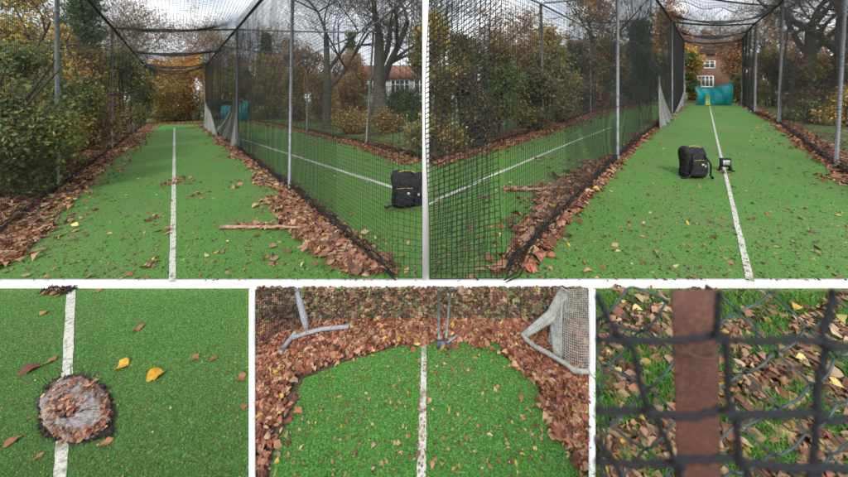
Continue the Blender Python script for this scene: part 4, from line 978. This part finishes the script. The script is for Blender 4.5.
# draped grey net with a rope hem
M_drape = mat('draped_grey_net', (.33, .33, .29), .85, [(30, 5, .45, .62, (.22, .22, .19)), (150, 4, .5, .62, (.42, .42, .38))], (120, 1, .005))
t = thing('draped_net', 'pale grey net swagged to a point above a rolled hem', 'net', PL(560, 350))
Yd = 1.87
hem = [PL(522.5, 334, .045), PL(526, 339, .045), PL(535, 346.5, .045), PL(546, 352, .045), PL(556, 358, .046), PL(566, 364, .046), PL(574, 370.5, .046), PL(583, 371.5, .046), PL(588.6, 371, .045)]
p, _ = resample(hem, 30); rr_ = np.random.default_rng(1); MB().tube(p, .0125*(1+.15*rr_.uniform(-1, 1, 30)), 9).build('hem', M_drape, t, smooth=True)
def fold(a, b, c_, r0, r1, seed, nm='fold'):
    mb = MB(); rr_ = random.Random(seed)
    for q in range(5):
        o = Vector((rr_.uniform(-1, 1), rr_.uniform(-.6, .6), rr_.uniform(-.5, .5)))*r0; p, _ = resample([a+o*.6, b+o, c_+o*.5], 12)
        mb.tube(p, np.interp(np.linspace(0, 1, 12), [0, .5, 1], [r0*.75, (r0+r1)*.42, r1*.7]), 7)
    return mb.build(nm, M_drape, t, smooth=True)
fold(A(565, 289.8, Yd), A(553, 315, Yd), PL(525, 335, .045), .024, .013, 1)          # long swag to the left tip
fold(A(564, 300, Yd), A(556, 322, Yd), PL(558, 358, .045), .024, .02, 2)            # swag down to the middle
G = []
for i in range(16):
    v = i/15; a = A(562, 294, Yd).lerp(PL(562, 361, .02), v); b_ = A(545.5, 333-4*(1-v), Yd+.01).lerp(PL(548, 352, .02), v); l_ = A(561, 300, Yd).lerp(b_, min(1, v*1.6))
    G.append([tuple(a.lerp(l_, s)+Vector((0, .012*math.sin(s*14), 0))) for s in np.linspace(0, 1, 12)])
o = MB().grid(G).build('draped_sheet', M_drape, t, smooth=True); md = o.modifiers.new('t', 'SOLIDIFY'); md.thickness = .003
S, lu, lv = net_surface([PL(563, 361, .02), PL(575, 370, .02), PL(588.4, 370, .02)], [A(566, 289.8, Yd), A(577, 289.8, Yd), A(588.4, 289.8, Yd-.05)], wob=.016, seed=8)
mb = MB(); strands(mb, S, lu, lv, .011, .0021, .04); mb.build('mesh_netting', M_drape, t)

# ---------------------------------------------------------------- rusty post with chain link and close net
Yr = .62
def post_x(y): return interp(y, [(289, 694), (477, 703.5)])
gzr = gz(.6, Yr)
top_, bot_ = A(694.2, 290.6, Yr), A(711, 640, Yr)
bot_ = Vector((bot_.x, bot_.y, LOW-.02)); 
t = thing('rusty_post', 'rusty brown steel post standing behind thick black net cords', 'post', bot_)
d = (top_-bot_); wd = 45/F*Yr*.5
V = []; nn = 14
for i in range(nn+1):
    q = bot_.lerp(top_, i/nn); k = 1 - .13*(1-i/nn)*.6
    for (dx, dy) in ((-1, 0), (-.96, -.06), (.96, -.06), (1, 0), (1, .9), (.9, .9), (.9, .1), (-1, .1)):
        V.append((q.x+dx*wd*k*.98, q.y+dy*wd*.5, q.z))
Q = [[i*8+j, i*8+(j+1) % 8, (i+1)*8+(j+1) % 8, (i+1)*8+j] for i in range(nn) for j in range(8)]
Q += [[nn*8+0, nn*8+1, nn*8+2, nn*8+3], [nn*8+3, nn*8+6, nn*8+7, nn*8+0]]
MB().add(V, Q, [[nn*8+3, nn*8+4, nn*8+6], [nn*8+4, nn*8+5, nn*8+6]]).build('angle_bar', M_rust, t)
M_wire = mat('rusty_tie_wire', (.10, .05, .04), .6)
pw = [A(680, 343, Yr-.03), A(686, 352, Yr-.04), A(697, 357, Yr-.045), A(711, 359, Yr-.04), A(722, 354, Yr-.02)]
p, _ = resample(pw, 14); MB().tube(p, .0016, 6).build('tie_wire', M_wire, t, smooth=True)
# chain link: green plastic coated wire, zig-zag wires linked at their bends
M_chain = mat('green_coated_wire', (.03, .055, .052), .45, [(40, 3, .5, .6, (.06, .09, .085))])
t = thing('chain_link_mesh', 'green coated chain link fencing drooping behind the rusty post', 'fence', A(720, 640, .8))
Yc = .80; mb = MB(); rr = random.Random(8)
def chw(x, y): 
    return A(x+7*math.sin(y*.021+x*.008)+3*math.sin(x*.05), y+11*math.sin(x*.024+1)+5*math.sin(y*.03+x*.02), Yc+.02*math.sin(x*.04+y*.03))
cw, ch = 33, 27
for i in range(-1, 11):
    x = 590+i*cw; pts = []; k = 0; y = 292 if i % 2 else 292
    zz = [(x+(cw*.52 if ((q+i) % 2) else -cw*.52)+rr.uniform(-3, 3), 289.5+q*ch) for q in range(0, 19)]
    zz = [(max(a, 597.5), b_) for a, b_ in zz]
    for (a, b_) in zip(zz[:-1], zz[1:]):
        for s in (0, .12, .5, .88): 
            xx = a[0]+(b_[0]-a[0])*s; yy = a[1]+(b_[1]-a[1])*s; q = chw(xx, yy); 
            q.y += .004*(1 if s in (0, .12) else -1); 
            if yy+0 > 289 and q.x > (597-CX)/F*q.y: pts.append(q)
    zt = (CAMZ-(289.6-YH)/F*Yc)
    pts = [Vector((q.x, q.y, min(q.z, zt))) for q in pts if q.z > LOW+.02]
    mb.tube(pts, .0031, 6)
mb.build('wire_mesh', M_chain, t, smooth=True)
p, _ = resample([A(724, 318, .7), A(742, 317.5, .7), A(754, 321, .7), A(756.5, 327, .7), A(756, 345, .7), A(760, 352, .7)], 20)
MB().tube(p, .002, 6).build('loose_wire', M_chain, t, smooth=True)
# close black net with knots
Yn = .36
rowsN = [[(590, 286), (600, 303), (612, 325), (620, 336)],]
Hl = [[(596, 339), (621, 339), (650, 341), (678, 341), (716, 334), (722, 340), (760, 341), (800, 339), (822, 341), (832, 348), (862, 345), (900, 343)],
      [(596, 411), (650, 411), (670, 416), (694, 416), (722, 409), (735, 415), (780, 415), (816, 412), (830, 421), (862, 418), (900, 418)],
      [(596, 462), (640, 463), (668, 464), (684, 460), (738, 458), (748, 463), (790, 468), (814, 466), (850, 470), (900, 470)],
      [(596, 535), (700, 528), (760, 532), (830, 540), (900, 535)]]
Vl = [[(597, 296), (606, 315), (620, 338), (632, 346), (638, 372), (646, 404), (656, 414), (664, 436), (676, 462), (683, 482), (690, 530)],
      [(719, 292), (718, 312), (717, 334), (727, 345), (728, 375), (728, 400), (736, 414), (738, 440), (739, 458), (748, 468), (748, 490), (752, 530)],
      [(833, 292), (828, 315), (822, 341), (826, 352), (820, 380), (816, 411), (816, 440), (812, 466), (806, 490), (804, 540)],
      [(930, 292), (926, 340), (915, 420), (905, 540)],
      [(597, 440), (606, 450), (615, 463), (622, 480), (630, 530)]]
t = thing('close_black_net', 'thick black knotted net hanging close in front of the rusty post', 'net', A(740, 600, Yn))
mb = MB(); r = np.random.default_rng(3)
for line in Hl+Vl:
    p, _ = resample([A(x, y, Yn+.01*math.sin(x*.03)) for x, y in line], len(line)*5); p += r.normal(0, .0006, p.shape)
    for q in range(2):
        ph = q*math.pi; s = np.arange(len(p)); off = np.stack([np.cos(s*1.3+ph), np.sin(s*1.3+ph), np.sin(s*1.3+ph+1)], 1)*.0011
        mb.tube(p+off, .0029, 7)
mb.build('cords', M_cord, t, smooth=True)
for (x, y) in [(621, 339), (719, 336), (826, 345), (650, 411), (730, 411), (817, 414), (678, 461), (740, 460), (813, 467)]:
    mb = MB()
    for q in range(3):
        c = A(x+random.uniform(-2, 2), y+random.uniform(-2, 2), Yn-.002); o = Vector((random.uniform(-1, 1), 0, random.uniform(-1, 1))).normalized()*.007
        mb.tube([c-o, c+Vector((0, -.003, 0)), c+o], [.003, .0056, .003], 7)
    mb.build('knot', M_cord, t, smooth=True)
# cords below the picture, down to the ground, so the net really hangs there
S, lu, lv = net_surface([Vector((.21, Yn, LOW)), Vector((.62, Yn, LOW))], [A(600, 535, Yn), A(930, 538, Yn)], wob=.006, seed=12)
mb = MB(); strands(mb, S, lu, lv, .085, .0038, .06, 6); mb.build('lower_cords', M_cord, t)
# thin green grass among the leaves at the back of the middle bed
r = np.random.default_rng(77); px = r.uniform(257, 587, 9000); py = r.uniform(290.5, 322, 9000); ok = np.sin(px*.13+2*np.sin(py*.2))+np.sin(py*.4+px*.05) > .2
blades('grass', 'sparse green grass among the leaves at the back of the middle bed', px[ok], py[ok], .025, .002, [(.09, .24, .03), (.13, .30, .05), (.06, .15, .03)], 78)
